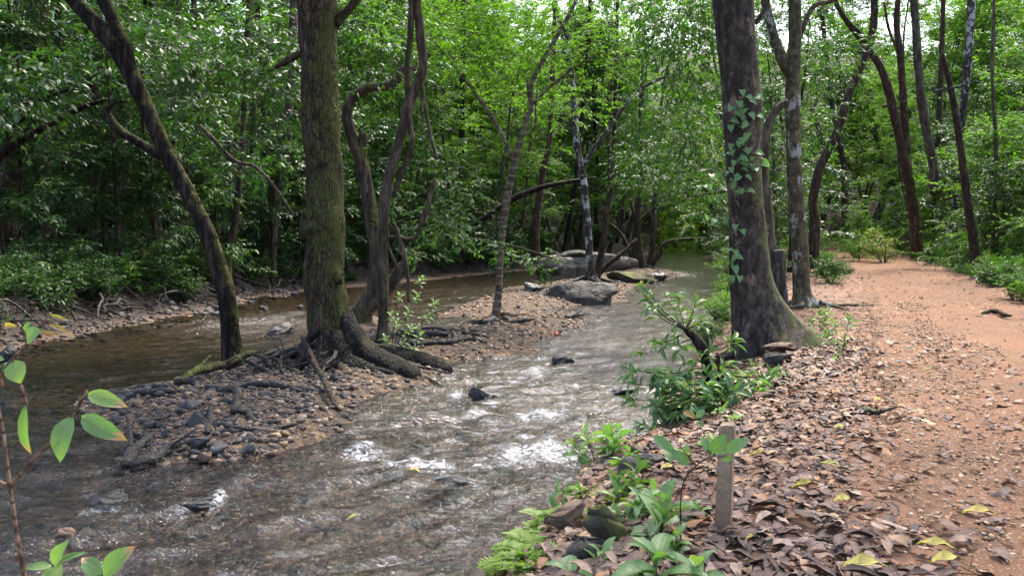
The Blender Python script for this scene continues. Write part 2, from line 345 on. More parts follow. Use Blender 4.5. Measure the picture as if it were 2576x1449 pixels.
# ground: one sheet from behind the camera to the far forest
xs = axis([(-150, 6), (-48, 1.2), (-22, .3), (-10, .11), (8, .13), (12, .3), (26, 1.2), (52, 6), (150, 0)])
ys = axis([(-36, 3), (-3, .6), (2, .09), (16, .16), (32, .4), (60, 1.5), (100, 5), (200, 0)])
X, Y, T = grid(xs, ys); Hh, I = hfun(X, Y, True)
on = sstep(.05, -.2, I['pe']); Z = Hh - .05*on
zone = np.stack([sstep(.15, -.05, np.minimum(I['D'], 9))*0 + np.clip(sstep(.05, -.03, I['D']) + (I['da'] > -.1) + (I['db'] > -.1) + sstep(.5, .15, I['dl'])*(I['dl'] > -.5), 0, 1),
                 np.clip(sstep(.1, .6, I['dl']) + sstep(.5, 1.5, I['pe'])*(I['side'] > 0) + sstep(60, 75, Y), 0, 1),
                 np.clip(sstep(.9+.6*I['n1'], -.1, I['pe']), 0, 1)], 1)
def ground_mat():
    m, t, b, o = mat('ground_soil')
    v = coords(t); a = nd(t, 'Attribute', attribute_name='zone'); s = nd(t, 'SeparateColor'); t.links.new(a.outputs['Color'], s.inputs[0])
    n = noise(t, v, 1.3, 8, .65); nf = noise(t, v, 22, 6, .7); nm = noise(t, v, 6, 6, .65)
    soil = ramp(t, nf, [(.3, (.075, .045, .032)), (.55, (.17, .10, .068)), (.75, (.27, .165, .11))])
    soil = mix(t, ramp(t, n, [(.4, (0, 0, 0)), (.62, (.7, .7, .7))]), soil, (.22, .115, .07))
    humus = ramp(t, nf, [(.3, (.012, .009, .007)), (.55, (.035, .024, .018)), (.75, (.09, .06, .047))])
    vc = voro(t, v, 17, 'F1', 'Color'); ve = voro(t, v, 17, 'DISTANCE_TO_EDGE')
    sv = nd(t, 'SeparateColor'); t.links.new(vc, sv.inputs[0])
    peb = ramp(t, sv.outputs[0], [(0, (.035, .032, .03)), (.35, (.085, .062, .045)), (.65, (.16, .108, .066)), (.85, (.25, .165, .10)), (1, (.07, .042, .032))])
    peb = mix(t, ramp(t, ve, [(0, (.8, .8, .8)), (.1, (0, 0, 0))]), peb, (.07, .048, .034))
    vb = voro(t, v, 4.6, 'F1', 'Color'); sb = nd(t, 'SeparateColor'); t.links.new(vb, sb.inputs[0])
    big = ramp(t, sb.outputs[1], [(.6, (0, 0, 0)), (.66, (.75, .75, .75))])
    peb = mix(t, mth(t, 'MULTIPLY', big, nm), peb, (.03, .028, .028))
    peb = mix(t, ramp(t, n, [(.45, (0, 0, 0)), (.7, (.7, .7, .7))]), peb, (.12, .078, .046))
    dirt = ramp(t, nm, [(.3, (.135, .068, .039)), (.55, (.20, .105, .062)), (.8, (.27, .16, .10))])
    dirt = mix(t, mth(t, 'MULTIPLY', nf, .5), dirt, (.22, .115, .068))
    c = mix(t, s.outputs[1], soil, humus); c = mix(t, s.outputs[0], c, peb)
    fb = mth(t, 'ADD', s.outputs[2], mth(t, 'MULTIPLY', mth(t, 'SUBTRACT', nm, .5), .9))
    c = mix(t, ramp(t, fb, [(.4, (0, 0, 0)), (.65, (1, 1, 1))]), c, dirt)
    t.links.new(c, b.inputs['Base Color']); b.inputs['Roughness'].default_value = .85; b.inputs['Specular IOR Level'].default_value = .3
    h = mth(t, 'ADD', mth(t, 'MULTIPLY', nf, .7), mth(t, 'MULTIPLY', mth(t, 'MINIMUM', ve, .15), mth(t, 'MULTIPLY', s.outputs[0], 3.)))
    bump(t, h, .8, .03, b); return m
M['ground'] = ground_mat()
GX, GY, GH, GC = xs.copy(), ys.copy(), Hh.reshape(len(ys), len(xs)), np.minimum(np.maximum(I['dl'], I['dr']), 99).reshape(len(ys), len(xs))
GP = I['pe'].reshape(len(ys), len(xs))
def look(A, x, y):                       # bilinear look-up in the ground grid
    i = min(max(np.searchsorted(GX, x)-1, 0), len(GX)-2); j = min(max(np.searchsorted(GY, y)-1, 0), len(GY)-2)
    u = (x-GX[i])/(GX[i+1]-GX[i]); v_ = (y-GY[j])/(GY[j+1]-GY[j])
    return float((A[j, i]*(1-u)+A[j, i+1]*u)*(1-v_)+(A[j+1, i]*(1-u)+A[j+1, i+1]*u)*v_)
def hz(x, y): return look(GH, x, y)
tag(obj('ground', tri_mesh('ground', np.stack([X, Y, Z], 1), T, [M['ground']], attrs={'zone': zone})), 'brown soil, gravel bars and stony stream bed of the valley floor', 'ground', kind='structure')

# path sheet
def path_mat():
    m, t, b, o = mat('red_dirt')
    v = coords(t); n = noise(t, v, .9, 6, .6); nf = noise(t, v, 30, 6, .7); nm = noise(t, v, 5, 6, .65)
    c = ramp(t, nm, [(.3, (.11, .056, .032)), (.5, (.165, .086, .05)), (.75, (.245, .145, .09))])
    c = mix(t, ramp(t, n, [(.38, (0, 0, 0)), (.65, (.75, .75, .75))]), c, (.225, .115, .063))
    c = mix(t, ramp(t, noise(t, v, .55, 5, .65), [(.45, (0, 0, 0)), (.62, (.7, .7, .7))]), c, (.115, .07, .048))
    vc = voro(t, v, 42, 'F1', 'Color'); sv = nd(t, 'SeparateColor'); t.links.new(vc, sv.inputs[0]); vd = voro(t, v, 42)
    g = mth(t, 'MULTIPLY', ramp(t, sv.outputs[0], [(.55, (0, 0, 0)), (.6, (1, 1, 1))]), ramp(t, vd, [(.32, (1, 1, 1)), (.42, (0, 0, 0))]))
    c = mix(t, mth(t, 'MULTIPLY', g, .8), c, ramp(t, sv.outputs[1], [(0, (.26, .15, .09)), (.6, (.50, .34, .20)), (1, (.58, .42, .28))]))
    c = mix(t, mth(t, 'MULTIPLY', nf, .45), c, (.15, .075, .043))
    t.links.new(c, b.inputs['Base Color']); b.inputs['Roughness'].default_value = .9; b.inputs['Specular IOR Level'].default_value = .2
    bump(t, mth(t, 'ADD', mth(t, 'MULTIPLY', nf, .6), mth(t, 'MULTIPLY', g, .5)), .8, .02, b); return m
M['path'] = path_mat()
Pp = np.array(PATH, float); seg = np.linalg.norm(np.diff(Pp, axis=0), axis=1); cum = np.append(0, np.cumsum(seg))
ss = axis([(4, .5), (9, .12), (24, .35), (cum[-1], 0)])
cx_ = np.interp(ss, cum, Pp[:, 0]); cy_ = np.interp(ss, cum, Pp[:, 1])
ker = np.ones(9)/9
cx_[4:-4] = np.convolve(cx_, ker, 'valid'); cy_[4:-4] = np.convolve(cy_, ker, 'valid')
tx, ty = np.gradient(cx_), np.gradient(cy_); tl = np.hypot(tx, ty); nx_, ny_ = ty/tl, -tx/tl
us = np.linspace(-1, 1, 31)*(PATH_HW+.12)
PX_ = (cx_[:, None]+nx_[:, None]*us).ravel(); PY_ = (cy_[:, None]+ny_[:, None]*us).ravel()
pz = hfun(PX_, PY_) + .004 + .022*fbm2(PX_, PY_, 5, 4, 1.6) + .008*fbm2(PX_, PY_, 6, 3, 9.) - .05*np.cos(np.tile(us, len(ss))*math.pi/1.1)*0 - .07*np.tile(sstep(PATH_HW-.25, PATH_HW+.12, np.abs(us)), len(ss)) - .03*np.tile(np.exp(-((np.abs(us)-.75)/.22)**2), len(ss))
n_ = len(us); i = (np.arange(len(ss)-1)[:, None]*n_+np.arange(n_-1)[None]).ravel()
tag(obj('dirt_path', tri_mesh('dirt_path', np.stack([PX_, PY_, pz], 1), quads2tris(np.stack([i, i+1, i+n_+1, i+n_], 1)), [M['path']])), 'reddish bare dirt track running along the right bank', 'path', kind='structure')

# ------------------------------------------------------------------ the stream
FOAM = [  # px, py, half length px, half height px, strength
 (1350, 1143, 85, 17, 1.25), (1300, 1160, 45, 9, .9), (1200, 1160, 60, 14, .5), (1065, 1172, 75, 11, 1.), (1010, 1168, 50, 8, .9), (915, 1140, 35, 11, 1.1), (950, 1152, 40, 10, .7), (1075, 1135, 22, 8, .6),
 (1200, 1220, 32, 8, .95), (1125, 1200, 35, 9, .55), (1380, 1040, 60, 14, .9), (1335, 1046, 40, 10, .9), (1200, 1040, 28, 12, .85), (1225, 1063, 25, 8, .6), (1145, 992, 26, 8, .9), (1240, 1010, 45, 6, .7), (1280, 1000, 50, 8, .45),
 (1350, 935, 22, 10, .8), (1310, 960, 30, 9, .5), (1200, 1098, 20, 9, .7), (1330, 1088, 30, 7, .7), (1385, 1098, 40, 9, .7), (1600, 1072, 30, 6, .9), (1500, 1160, 28, 7, .6), (1430, 1015, 60, 8, .5), (1230, 960, 35, 6, .4),
 (550, 1258, 16, 12, 1.1), (450, 1285, 35, 10, .55), (230, 1240, 30, 8, .5), (270, 1290, 40, 8, .6), (210, 1310, 40, 6, .7), (400, 1215, 30, 6, .5), (840, 1105, 25, 12, .5), (1210, 1350, 30, 12, .45), (1100, 1240, 40, 8, .35),
 (640, 815, 55, 10, .5), (690, 800, 40, 8, .5), (560, 830, 60, 8, .35), (740, 790, 30, 8, .5), (480, 850, 50, 6, .3), (1660, 688, 60, 6, .9), (1560, 690, 20, 6, .9), (1690, 715, 50, 5, .35), (1410, 800, 60, 4, .4), (1480, 805, 50, 3, .5), (1000, 800, 20, 5, .4)]
xs = axis([(-32, 1), (-14, .16), (-7, .055), (2.6, .075), (6, .3), (14, .8), (36, 0)])
ys = axis([(1.5, .3), (4.8, .05), (12, .07), (17, .13), (32, .35), (60, 1), (118, 0)])
X, Y, T = grid(xs, ys)
foam = np.zeros_like(X)
for px, py, a, b_, s in FOAM:
    a *= 1.5; b_ *= 1.6
    c = G(px, py); d = c[1]; ax = a/F*d; ay = max(b_*d*d/(F*CAM_H), .06)
    foam = np.maximum(foam, s*np.exp(-((X-c[0])/ax)**2 - ((Y-c[1])/ay)**2))
rap = np.zeros_like(X)
for px, py, rx, ry, s in [(1200, 1110, 2.2, 2.6, 1.), (1250, 980, 1.6, 2.2, .6), (700, 1330, 3.2, 2.2, .75), (300, 1290, 1.6, 1.2, .6), (640, 815, 2, 2, .8), (1500, 900, 1.5, 4, .25), (1670, 690, 2, 3, .6)]:
    c = G(px, py); rap = np.maximum(rap, s*np.exp(-((X-c[0])/rx)**2 - ((Y-c[1])/ry)**2))
ca, sa = math.cos(R(-22)), math.sin(R(-22)); U = X*ca - Y*sa; Wv = X*sa + Y*ca      # across and along the current
warp = .35*fbm(np.stack([X*.9, Y*.9, X*0], 1), 40, 2); wv = fbm(np.stack([U*1.4+warp, Wv*3.3+warp*2, X*0], 1), 41, 3)*.5 + fbm(np.stack([U*3.6, Wv*7., X*0+3], 1), 42, 2)*.3
calm = .45 + .8*rap
wv = np.sign(wv)*np.abs(wv)**.9
Z = .095*wv*calm + foam*.05*(.5+fbm(np.stack([X*6, Y*6, X*0], 1), 43, 3)) + .004*fbm(np.stack([U*9, Wv*14, X*0], 1), 44, 2)
foam = np.maximum(foam*.85, np.clip(rap*1.15-.15, 0, 1)*sstep(.28, .85, wv)*.75)
Z *= sstep(118, 60, Y)*.9+.1
Z += .02*sstep(14, 8, Y)*0
def water_mat():
    m, t, b, o = mat('stream_water'); t.nodes.remove(b)
    v = coords(t, (1, 1.6, 1), rot=(0, 0, R(22))); vo = coords(t)
    rp = nd(t, 'Attribute', attribute_name='rap'); fo = nd(t, 'Attribute', attribute_name='foam')
    n1 = noise(t, v, 9, 4, .6, dist=.8); n2 = noise(t, v, 26, 3, .6, dist=.5)
    h = mth(t, 'ADD', n1, mth(t, 'MULTIPLY', n2, .4))
    h = mth(t, 'MULTIPLY', h, mth(t, 'ADD', mth(t, 'MULTIPLY', rp.outputs['Fac'], 1.1), .5))
    nb = bump(t, h, .9, .04)
    fr = nd(t, 'Fresnel'); fr.inputs[0].default_value = 1.40; t.links.new(nb, fr.inputs['Normal'])
    gl = nd(t, 'BsdfGlossy'); gl.inputs['Roughness'].default_value = .09; t.links.new(nb, gl.inputs['Normal']); gl.inputs[0].default_value = (1, 1, 1, 1)
    tr = nd(t, 'BsdfTransparent'); tr.inputs[0].default_value = (.56, .51, .44, 1)
    ms = nd(t, 'MixShader'); t.links.new(mth(t, 'MULTIPLY', fr.outputs[0], 1.1, True), ms.inputs[0]); t.links.new(tr.outputs[0], ms.inputs[1]); t.links.new(gl.outputs[0], ms.inputs[2])
    fn = noise(t, v, 11, 10, .8, dist=1.0); fn2 = noise(t, vo, 60, 4, .8)
    fs = mth(t, 'ADD', ramp(t, fn, [(.42, (0, 0, 0)), (.6, (1, 1, 1))]), mth(t, 'MULTIPLY', mth(t, 'SUBTRACT', fn2, .5), 1.3))
    f = ramp(t, mth(t, 'MULTIPLY', mth(t, 'MINIMUM', fo.outputs['Fac'], 1.1), mth(t, 'ADD', mth(t, 'MULTIPLY', fs, 1.05), .1)), [(.26, (0, 0, 0)), (.95, (.85, .85, .85))])
    df = nd(t, 'BsdfDiffuse'); df.inputs[0].default_value = (.80, .82, .84, 1); t.links.new(bump(t, fn2, .6, .02), df.inputs['Normal'])
    m2 = nd(t, 'MixShader'); t.links.new(f, m2.inputs[0]); t.links.new(ms.outputs[0], m2.inputs[1]); t.links.new(df.outputs[0], m2.inputs[2]); t.links.new(m2.outputs[0], o.inputs[0])
    return m
M['water'] = water_mat()
tag(obj('river_water', tri_mesh('river_water', np.stack([X, Y, Z], 1), T, [M['water']], attrs={'foam': foam, 'rap': rap})), 'clear brown rippling stream with white riffles', 'water', kind='structure')

# ------------------------------------------------------------------ pebbles
ICO = None
def ico_arrays(sub):
    import bmesh
    bm = bmesh.new(); bmesh.ops.create_icosphere(bm, subdivisions=sub, radius=1)
    bm.verts.ensure_lookup_table()
    v = np.array([p.co[:] for p in bm.verts]); f = np.array([[q.index for q in p.verts] for p in bm.faces]); bm.free(); return v, f
ICO1, ICO2, ICO3, ICO4 = (ico_arrays(k) for k in (1, 2, 3, 4))
def rand_rot(n):
    q = nrm(rng.normal(size=(n, 4))); w_, x, y, z = q.T
    return np.stack([1-2*(y*y+z*z), 2*(x*y-z*w_), 2*(x*z+y*w_), 2*(x*y+z*w_), 1-2*(x*x+z*z), 2*(y*z-x*w_), 2*(x*z-y*w_), 2*(y*z+x*w_), 1-2*(x*x+y*y)], 1).reshape(n, 3, 3)
def zrot(a):
    c, s, o_, z = np.cos(a), np.sin(a), np.ones_like(a), np.zeros_like(a)
    return np.stack([c, -s, z, s, c, z, z, z, o_], 1).reshape(-1, 3, 3)
def pebbles(P, size, cols, flat=.6):
    v, f = ICO1; n = len(P)
    sh = v[None]*(1+.22*rng.normal(size=(n, len(v), 1)).clip(-1.4, 1.4))*np.stack([rng.uniform(.8, 1.3, n), rng.uniform(.6, 1., n), flat*rng.uniform(.6, 1.2, n)], 1)[:, None]
    tl_ = .35*rng.normal(size=n); ct, st = np.cos(tl_), np.sin(tl_); z0 = np.zeros(n); o1 = np.ones(n)
    Rx = np.stack([o1, z0, z0, z0, ct, -st, z0, st, ct], 1).reshape(n, 3, 3)
    V = np.einsum('nij,nvj->nvi', zrot(rng.uniform(0, 6.3, n))@Rx, sh)*size[:, None, None] + P[:, None]
    T = (f[None] + (np.arange(n)*len(v))[:, None, None]).reshape(-1, 3)
    return V.reshape(-1, 3), T, np.repeat(cols, len(v), 0)
def pick(pal, n, p=None):
    pal = np.array(pal); return pal[rng.choice(len(pal), n, p=p)]*rng.uniform(.75, 1.2, (n, 1))
WARM = [(.30, .20, .12), (.38, .26, .15), (.22, .135, .09), (.16, .11, .085), (.42, .33, .24), (.075, .065, .062), (.11, .085, .075)]
DARK = [(.05, .046, .046), (.075, .065, .062), (.11, .085, .075), (.16, .11, .08), (.24, .17, .12), (.035, .035, .04)]
def scatter(n, box, test):
    x = rng.uniform(box[0], box[1], n); y = rng.uniform(box[2], box[3], n)
    h, I_ = hfun(x, y, True); k = test(x, y, h, I_); return x[k], y[k], h[k]
def peb_obj(name, label, xyh, smin, smax, pal, power=2.2, sink=.15, group=None):
    x, y, h = xyh; n = len(x); size = smin + (smax-smin)*rng.uniform(0, 1, n)**power
    V, T_, C = pebbles(np.stack([x, y, h+size*sink], 1), size, pick(pal, n))
    return tag(obj(name, tri_mesh(name, V, T_, [M['pebble']], smooth=True, attrs={'col': C})), label, 'gravel', kind='stuff')
a = scatter(7000, (-6.5, -2.4, 8, 15), lambda x, y, h, I_: (I_['da'] > -.25) & (h > -.12))
peb_obj('gravel', 'dark grey cobbles heaped on the near end of the gravel bar', a, .012, .06, DARK*3+WARM[:4], 2.4)
a = scatter(10000, (-2.9, 3, 8, 23), lambda x, y, h, I_: (I_['da'] > -.25) & (h > -.12))
peb_obj('gravel', 'brown and grey gravel of the bar around the big trunk', a, .012, .065, WARM*2+DARK, 2.8)
a = scatter(9000, (-3, 8, 20, 46), lambda x, y, h, I_: (I_['db'] > -.3) & (h > -.12))
peb_obj('gravel', 'pale tan gravel of the second shingle bar upstream', a, .02, .075, WARM)
a = scatter(9000, (-13, -4, 11, 32), lambda x, y, h, I_: (I_['dl'] > -.5) & (I_['dl'] < 1.5) & (h > -.15))
peb_obj('gravel', 'dark stones heaped along the far shore below the roots', a, .02, .1, [tuple(v*.6 for v in c) for c in DARK])
a = scatter(9000, (-8, 3, 4.6, 20), lambda x, y, h, I_: (I_['D'] < 0) & (y < 14))
peb_obj('streambed_gravel', 'brown cobbles lying on the stream bed under water', a, .015, .075, [(.20, .13, .075), (.30, .19, .10), (.12, .08, .055), (.05, .042, .038), (.36, .25, .14), (.16, .08, .05)], 2.5)
a = scatter(14000, (1.5, 9, 3.4, 18), lambda x, y, h, I_: (I_['dr'] > .4) & (np.abs(I_['pe']+.35+.5*I_['n1']) < .75+.5*rng.uniform(-1, 1, x.shape)) & (I_['side'] < 1))
peb_obj('gravel', 'small yellowish pebbles strewn along the dirt track', a, .006, .022, [(.46, .32, .19), (.52, .38, .25), (.38, .24, .14), (.3, .18, .11), (.55, .45, .34)], 1.5)
a = scatter(9000, (1.5, 9, 3.4, 18), lambda x, y, h, I_: (I_['dr'] > .1) & (I_['pe'] < 2.5) & (I_['side'] < 1))
peb_obj('gravel', 'scattered tan pebbles on the leafy bank beside the track', a, .006, .03, [(.46, .32, .19), (.42, .27, .17), (.3, .18, .11), (.24, .15, .11)], 3.)
a = scatter(9000, (2, 14, 3.3, 22), lambda x, y, h, I_: (I_['pe'] < .1) & (I_['n1']+.6*I_['n2'] > -.3))
peb_obj('gravel', 'fine tan grit scattered over the whole width of the track', a, .005, .02, [(.40, .27, .16), (.46, .33, .22), (.3, .18, .11), (.22, .13, .08), (.5, .4, .3)], 1.8)

# ------------------------------------------------------------------ leaves, tubes, plants
LF4 = (np.array([[0, 0, 0], [.45, -.5, .10], [1, 0, -.05], [.45, .5, .10]]), np.array([[0, 1, 2], [0, 2, 3]]))
LF6 = (np.array([[0, 0, 0], [.3, -.42, .03], [.68, -.40, .0], [1, 0, -.12], [.68, .40, .0], [.3, .42, .03]]), np.array([[0, 1, 5], [1, 2, 5], [2, 4, 5], [2, 3, 4]]))
_m = [0, .12, .3, .5, .7, .87, 1]; _w = [0, .24, .46, .5, .42, .22, 0]
def leaf_template(droop=.18, fold=.16, wavy=.0, heart=False, curl=0., ws=None):
    V, UV, Fq = [], [], []; W_ = ws or _w
    for k, (a, ww) in enumerate(zip(_m, W_)):
        z = .10*math.sin(a*2.6) - droop*a*a
        for s in (-1, 0, 1):
            x = a - (.16 if heart and k == 1 and s else 0)
            zz = z + fold*ww*abs(s) + wavy*math.sin(k*2.1+s)*abs(s) + curl*(abs(s)*ww*2)**2
            V.append((x, s*ww*(1-.3*abs(curl)), zz)); UV.append((a, s))
    for k in range(len(_m)-1):
        b0 = k*3
        for c in (0, 1): Fq += [(b0+c, b0+c+1, b0+c+4), (b0+c, b0+c+4, b0+c+3)]
    Fq = [f for f in Fq if len({tuple(V[q]) for q in f}) == 3]
    return np.array(V), np.array(Fq), np.array(UV)
def leaf_mesh(name, width, material, tip=None, **kw):
    V, T_, UV = leaf_template(**kw); V = V*np.array([1, width, 1])
    mi = None; mats = [material]
    if tip: mats.append(tip); mi = (V[T_].mean(1)[:, 0] > .8).astype(int)
    return tri_mesh(name, V, T_, mats, mi, attrs={'luv': UV})

def leaves_arrays(base, axis_, up, L, W_, tpl):
    v, f = tpl; a = nrm(axis_); s = nrm(np.cross(up, a)); u = np.cross(a, s)
    V = base[:, None] + a[:, None]*(v[None, :, :1]*L[:, None, None]) + s[:, None]*(v[None, :, 1:2]*W_[:, None, None]) + u[:, None]*(v[None, :, 2:3]*L[:, None, None])
    n = len(base); T_ = (f[None]+(np.arange(n)*len(v))[:, None, None]).reshape(-1, 3)
    return V.reshape(-1, 3), T_
def twig_leaves(B, D, TL, n, L, W_, droop, tpl, r, spread=1.):
    """B, D, TL: base, direction and length of each twig; n leaves on each"""
    k = len(B); s = np.linspace(.12, 1, n)[None]*np.ones((k, 1)); s = np.clip(s+r.normal(0, .04, s.shape), .05, 1.02)
    D = nrm(D); sag = np.zeros((k, n, 3)); sag[..., 2] = -droop*.35*(s**2)*TL[:, None]
    P = B[:, None] + D[:, None]*(s*TL[:, None])[..., None] + sag
    side = nrm(np.cross(D, np.array([0, 0, 1.])+.01)); alt = np.where(np.arange(n) % 2 == 0, 1., -1.)[None, :, None]
    ax = D[:, None]*(.55+.5*s[..., None]) + side[:, None]*alt*spread*(1.15-.7*s[..., None]) + r.normal(0, .28, (k, n, 3)); ax[..., 2] -= droop*r.uniform(.3, 1.3, (k, n))
    up = np.zeros((k, n, 3)); up[..., 2] = 1; up += r.normal(0, .38, (k, n, 3))
    N = k*n; Ls = L*r.uniform(.6, 1.15, N)
    V, T_ = leaves_arrays(P.reshape(N, 3), ax.reshape(N, 3), up.reshape(N, 3), Ls, Ls*W_*r.uniform(.85, 1.15, N), tpl)
    rnd = np.repeat(np.clip(np.repeat(r.uniform(0, .55, k), n)+r.uniform(0, .45, N), 0, 1)*.97 + .03*(r.uniform(0, 1, N) > .985), len(tpl[0]))
    return V, T_, rnd
def catmull(P, per=4):
    P = np.asarray(P, float); n = len(P)
    if n < 3: per = max(per, 2); t = np.linspace(0, 1, per+1)[:, None]; return P[0]*(1-t)+P[-1]*t
    E = np.vstack([2*P[0]-P[1], P, 2*P[-1]-P[-2]]); out = []
    for i in range(n-1):
        p0, p1, p2, p3 = E[i:i+4]
        for t in np.arange(per)/per:
            out.append(.5*((2*p1)+(-p0+p2)*t+(2*p0-5*p1+4*p2-p3)*t*t+(-p0+3*p1-3*p2+p3)*t**3))
    out.append(P[-1]); return np.array(out)
def tube(P, rad, sides=8, per=4, amp=.0, nsc=3., seed=0, lobes=None, cap=True, ridge=0., rings=0.):
    """swept tube with knobbly radius; lobes = [(angle, reach, height)] buttresses at its foot"""
    PR = catmull(np.column_stack([np.asarray(P, float), rad]), per); C = PR[:, :3]; rr = np.maximum(PR[:, 3], .001); n = len(C)
    Tn = nrm(np.gradient(C, axis=0)); ref = np.array([1., .03, .02]) if abs(Tn[0][0]) < .9 else np.array([0, 1., .02])
    Nn = np.zeros_like(C); Nn[0] = nrm(ref-Tn[0]*np.dot(ref, Tn[0]))
    for i in range(1, n): q = Nn[i-1]-Tn[i]*np.dot(Nn[i-1], Tn[i]); Nn[i] = q/np.linalg.norm(q)
    Bn = np.cross(Tn, Nn); th = np.arange(sides)*2*math.pi/sides
    dirs = Nn[:, None]*np.cos(th)[None, :, None] + Bn[:, None]*np.sin(th)[None, :, None]
    rad_ = np.repeat(rr[:, None], sides, 1)
    if ridge: rad_ = rad_*(1+ridge*np.sin(th*5+1.3*np.sin(np.arange(n)[:, None]*.35))*1.0)
    if rings: rad_ = rad_*(1+rings*(np.sin(np.cumsum(np.r_[0, np.linalg.norm(np.diff(C, axis=0), axis=1)])*30)[:, None] > .75))
    if amp:
        q = (C[:, None]+dirs*rr[:, None, None]).reshape(-1, 3)
        rad_ = rad_*(1+amp*fbm(q*nsc/max(rr.mean(), .02)*.12*np.array([1, 1, .55]), seed, 4).reshape(n, sides))
    if lobes:
        z = (C[:, 2]-C[0, 2])[:, None]; ang = np.arctan2(dirs[..., 1], dirs[..., 0])
        for a, reach, hh in lobes:
            d = np.angle(np.exp(1j*(ang-a))); rad_ = rad_ + reach*np.exp(-(d/.42)**2)*np.exp(-np.maximum(z-.3, 0)/hh*2.2)
    V = (C[:, None]+dirs*rad_[..., None]).reshape(-1, 3)
    i = np.arange(n-1)[:, None]*sides; j = np.arange(sides)[None]; j2 = (j+1) % sides
    Q = np.stack([i+j, i+j2, i+sides+j2, i+sides+j], -1).reshape(-1, 4); T_ = quads2tris(Q)
    if cap:
        e = len(V); V = np.vstack([V, C[-1]+Tn[-1]*rr[-1]*.25, C[0]-Tn[0]*rr[0]*.25]); jj = np.arange(sides); j2 = (jj+1) % sides
        T_ = np.vstack([T_, np.stack([(n-1)*sides+jj, (n-1)*sides+j2, np.full(sides, e)], 1), np.stack([j2, jj, np.full(sides, e+1)], 1)])
    return V, T_
def join(parts):
    Vs, Ts, o_ = [], [], 0
    for V, T_ in parts: Vs.append(V); Ts.append(T_+o_); o_ += len(V)
    return np.vstack(Vs), np.vstack(Ts)
def tri_tubes(B, E, r0, r1):               # many thin three-sided straight twigs at once
    k = len(B); D = nrm(E-B); s = nrm(np.cross(D, np.array([.13, .2, 1.]))); u = np.cross(D, s); V = np.zeros((k, 6, 3))
    for j in range(3):
        d = s*math.cos(2.094*j)+u*math.sin(2.094*j); V[:, j] = B+d*r0[:, None]; V[:, 3+j] = E+d*r1[:, None]
    f = np.array([[0, 1, 4], [0, 4, 3], [1, 2, 5], [1, 5, 4], [2, 0, 3], [2, 3, 5]])
    return V.reshape(-1, 3), (f[None]+(np.arange(k)*6)[:, None, None]).reshape(-1, 3)

def crown_mesh(name, B, D, TL, n, L, W_, droop, tpl, material, seed, spread=1., twig_r=.004):
    r = np.random.default_rng(seed)
    V1, T1, rn = twig_leaves(B, D, TL, n, L, W_, droop, tpl, r, spread)
    V2, T2 = tri_tubes(B, B+nrm(D)*TL[:, None]+np.array([0, 0, -1.])*(droop*.3*TL)[:, None], np.full(len(B), twig_r), np.full(len(B), twig_r*.4))
    return tri_mesh(name, np.vstack([V1, V2]), np.vstack([T1, T2+len(V1)]), [material, M['twig']], np.r_[np.zeros(len(T1), int), np.ones(len(T2), int)], smooth=False, attrs={'rnd': np.r_[rn, np.zeros(len(V2))]})

def gen_tree(seed, H, r0, nb, reach, L, W_, material, barkm, zmin=.2, droop=.5, twigs=9, nl=9, tw=.7, tpl=LF4, lean=.12, up=.45):
    """a forest tree as (trunk mesh, crown mesh) about its own foot"""
    r = np.random.default_rng(seed)
    k = 9; zz = np.linspace(0, H, k); off = np.cumsum(r.normal(0, .05*H/k, (k, 2)), 0)+np.outer(zz, r.normal(0, lean, 2)); off -= off[0]
    C = np.column_stack([off, zz]); rad = r0*(1-.8*(zz/H)**1.1); rad[0] *= 1.5
    parts = [tube(np.vstack([C[0]-[0, 0, .3], C]), np.r_[rad[0]*1.2, rad], 9, 3, .12, 2.5, seed)]
    Bs, Ds, Ls = [], [], []
    for i in range(nb):
        tz = zmin+(1-zmin)*((i+.5)/nb)**.9; P0 = np.array([np.interp(tz*H, zz, C[:, j]) for j in range(3)])
        az = i*2.4+r.normal(0, .4); ln = reach*(1.05-.55*tz)*r.uniform(.65, 1.15); el = r.normal(up*(.4+tz), .2)
        d = np.array([math.cos(az)*math.cos(el), math.sin(az)*math.cos(el), math.sin(el)]); pts = [P0]
        for q in range(4): d = nrm(d+r.normal(0, .16, 3)+np.array([0, 0, -.06])); pts.append(pts[-1]+d*ln/4)
        pts = np.array(pts); br = max(.22*r0*(1.2-tz), .008)*ln/reach+.004
        parts.append(tube(pts, np.linspace(br, .004, 5), 5, 2, 0, cap=False))
        t = r.uniform(.22, 1.02, twigs)*4; i0 = np.clip(t.astype(int), 0, 3); fr = (t-i0)[:, None]; base = pts[i0]*(1-fr)+pts[i0+1]*fr
        dd = nrm(pts[i0+1]-pts[i0])*.6 + r.normal(0, .75, (twigs, 3))*np.array([1, 1, .45])+np.array([0, 0, .08])
        Bs.append(base); Ds.append(dd); Ls.append(tw*r.uniform(.5, 1.2, twigs))
    B, D, TL = np.vstack(Bs), np.vstack(Ds), np.concatenate(Ls)
    tm = tri_mesh('trunk', *join(parts), [barkm]); cm = crown_mesh('crown', B, D, TL, nl, L, W_, droop, tpl, material, seed+1)
    return tm, cm
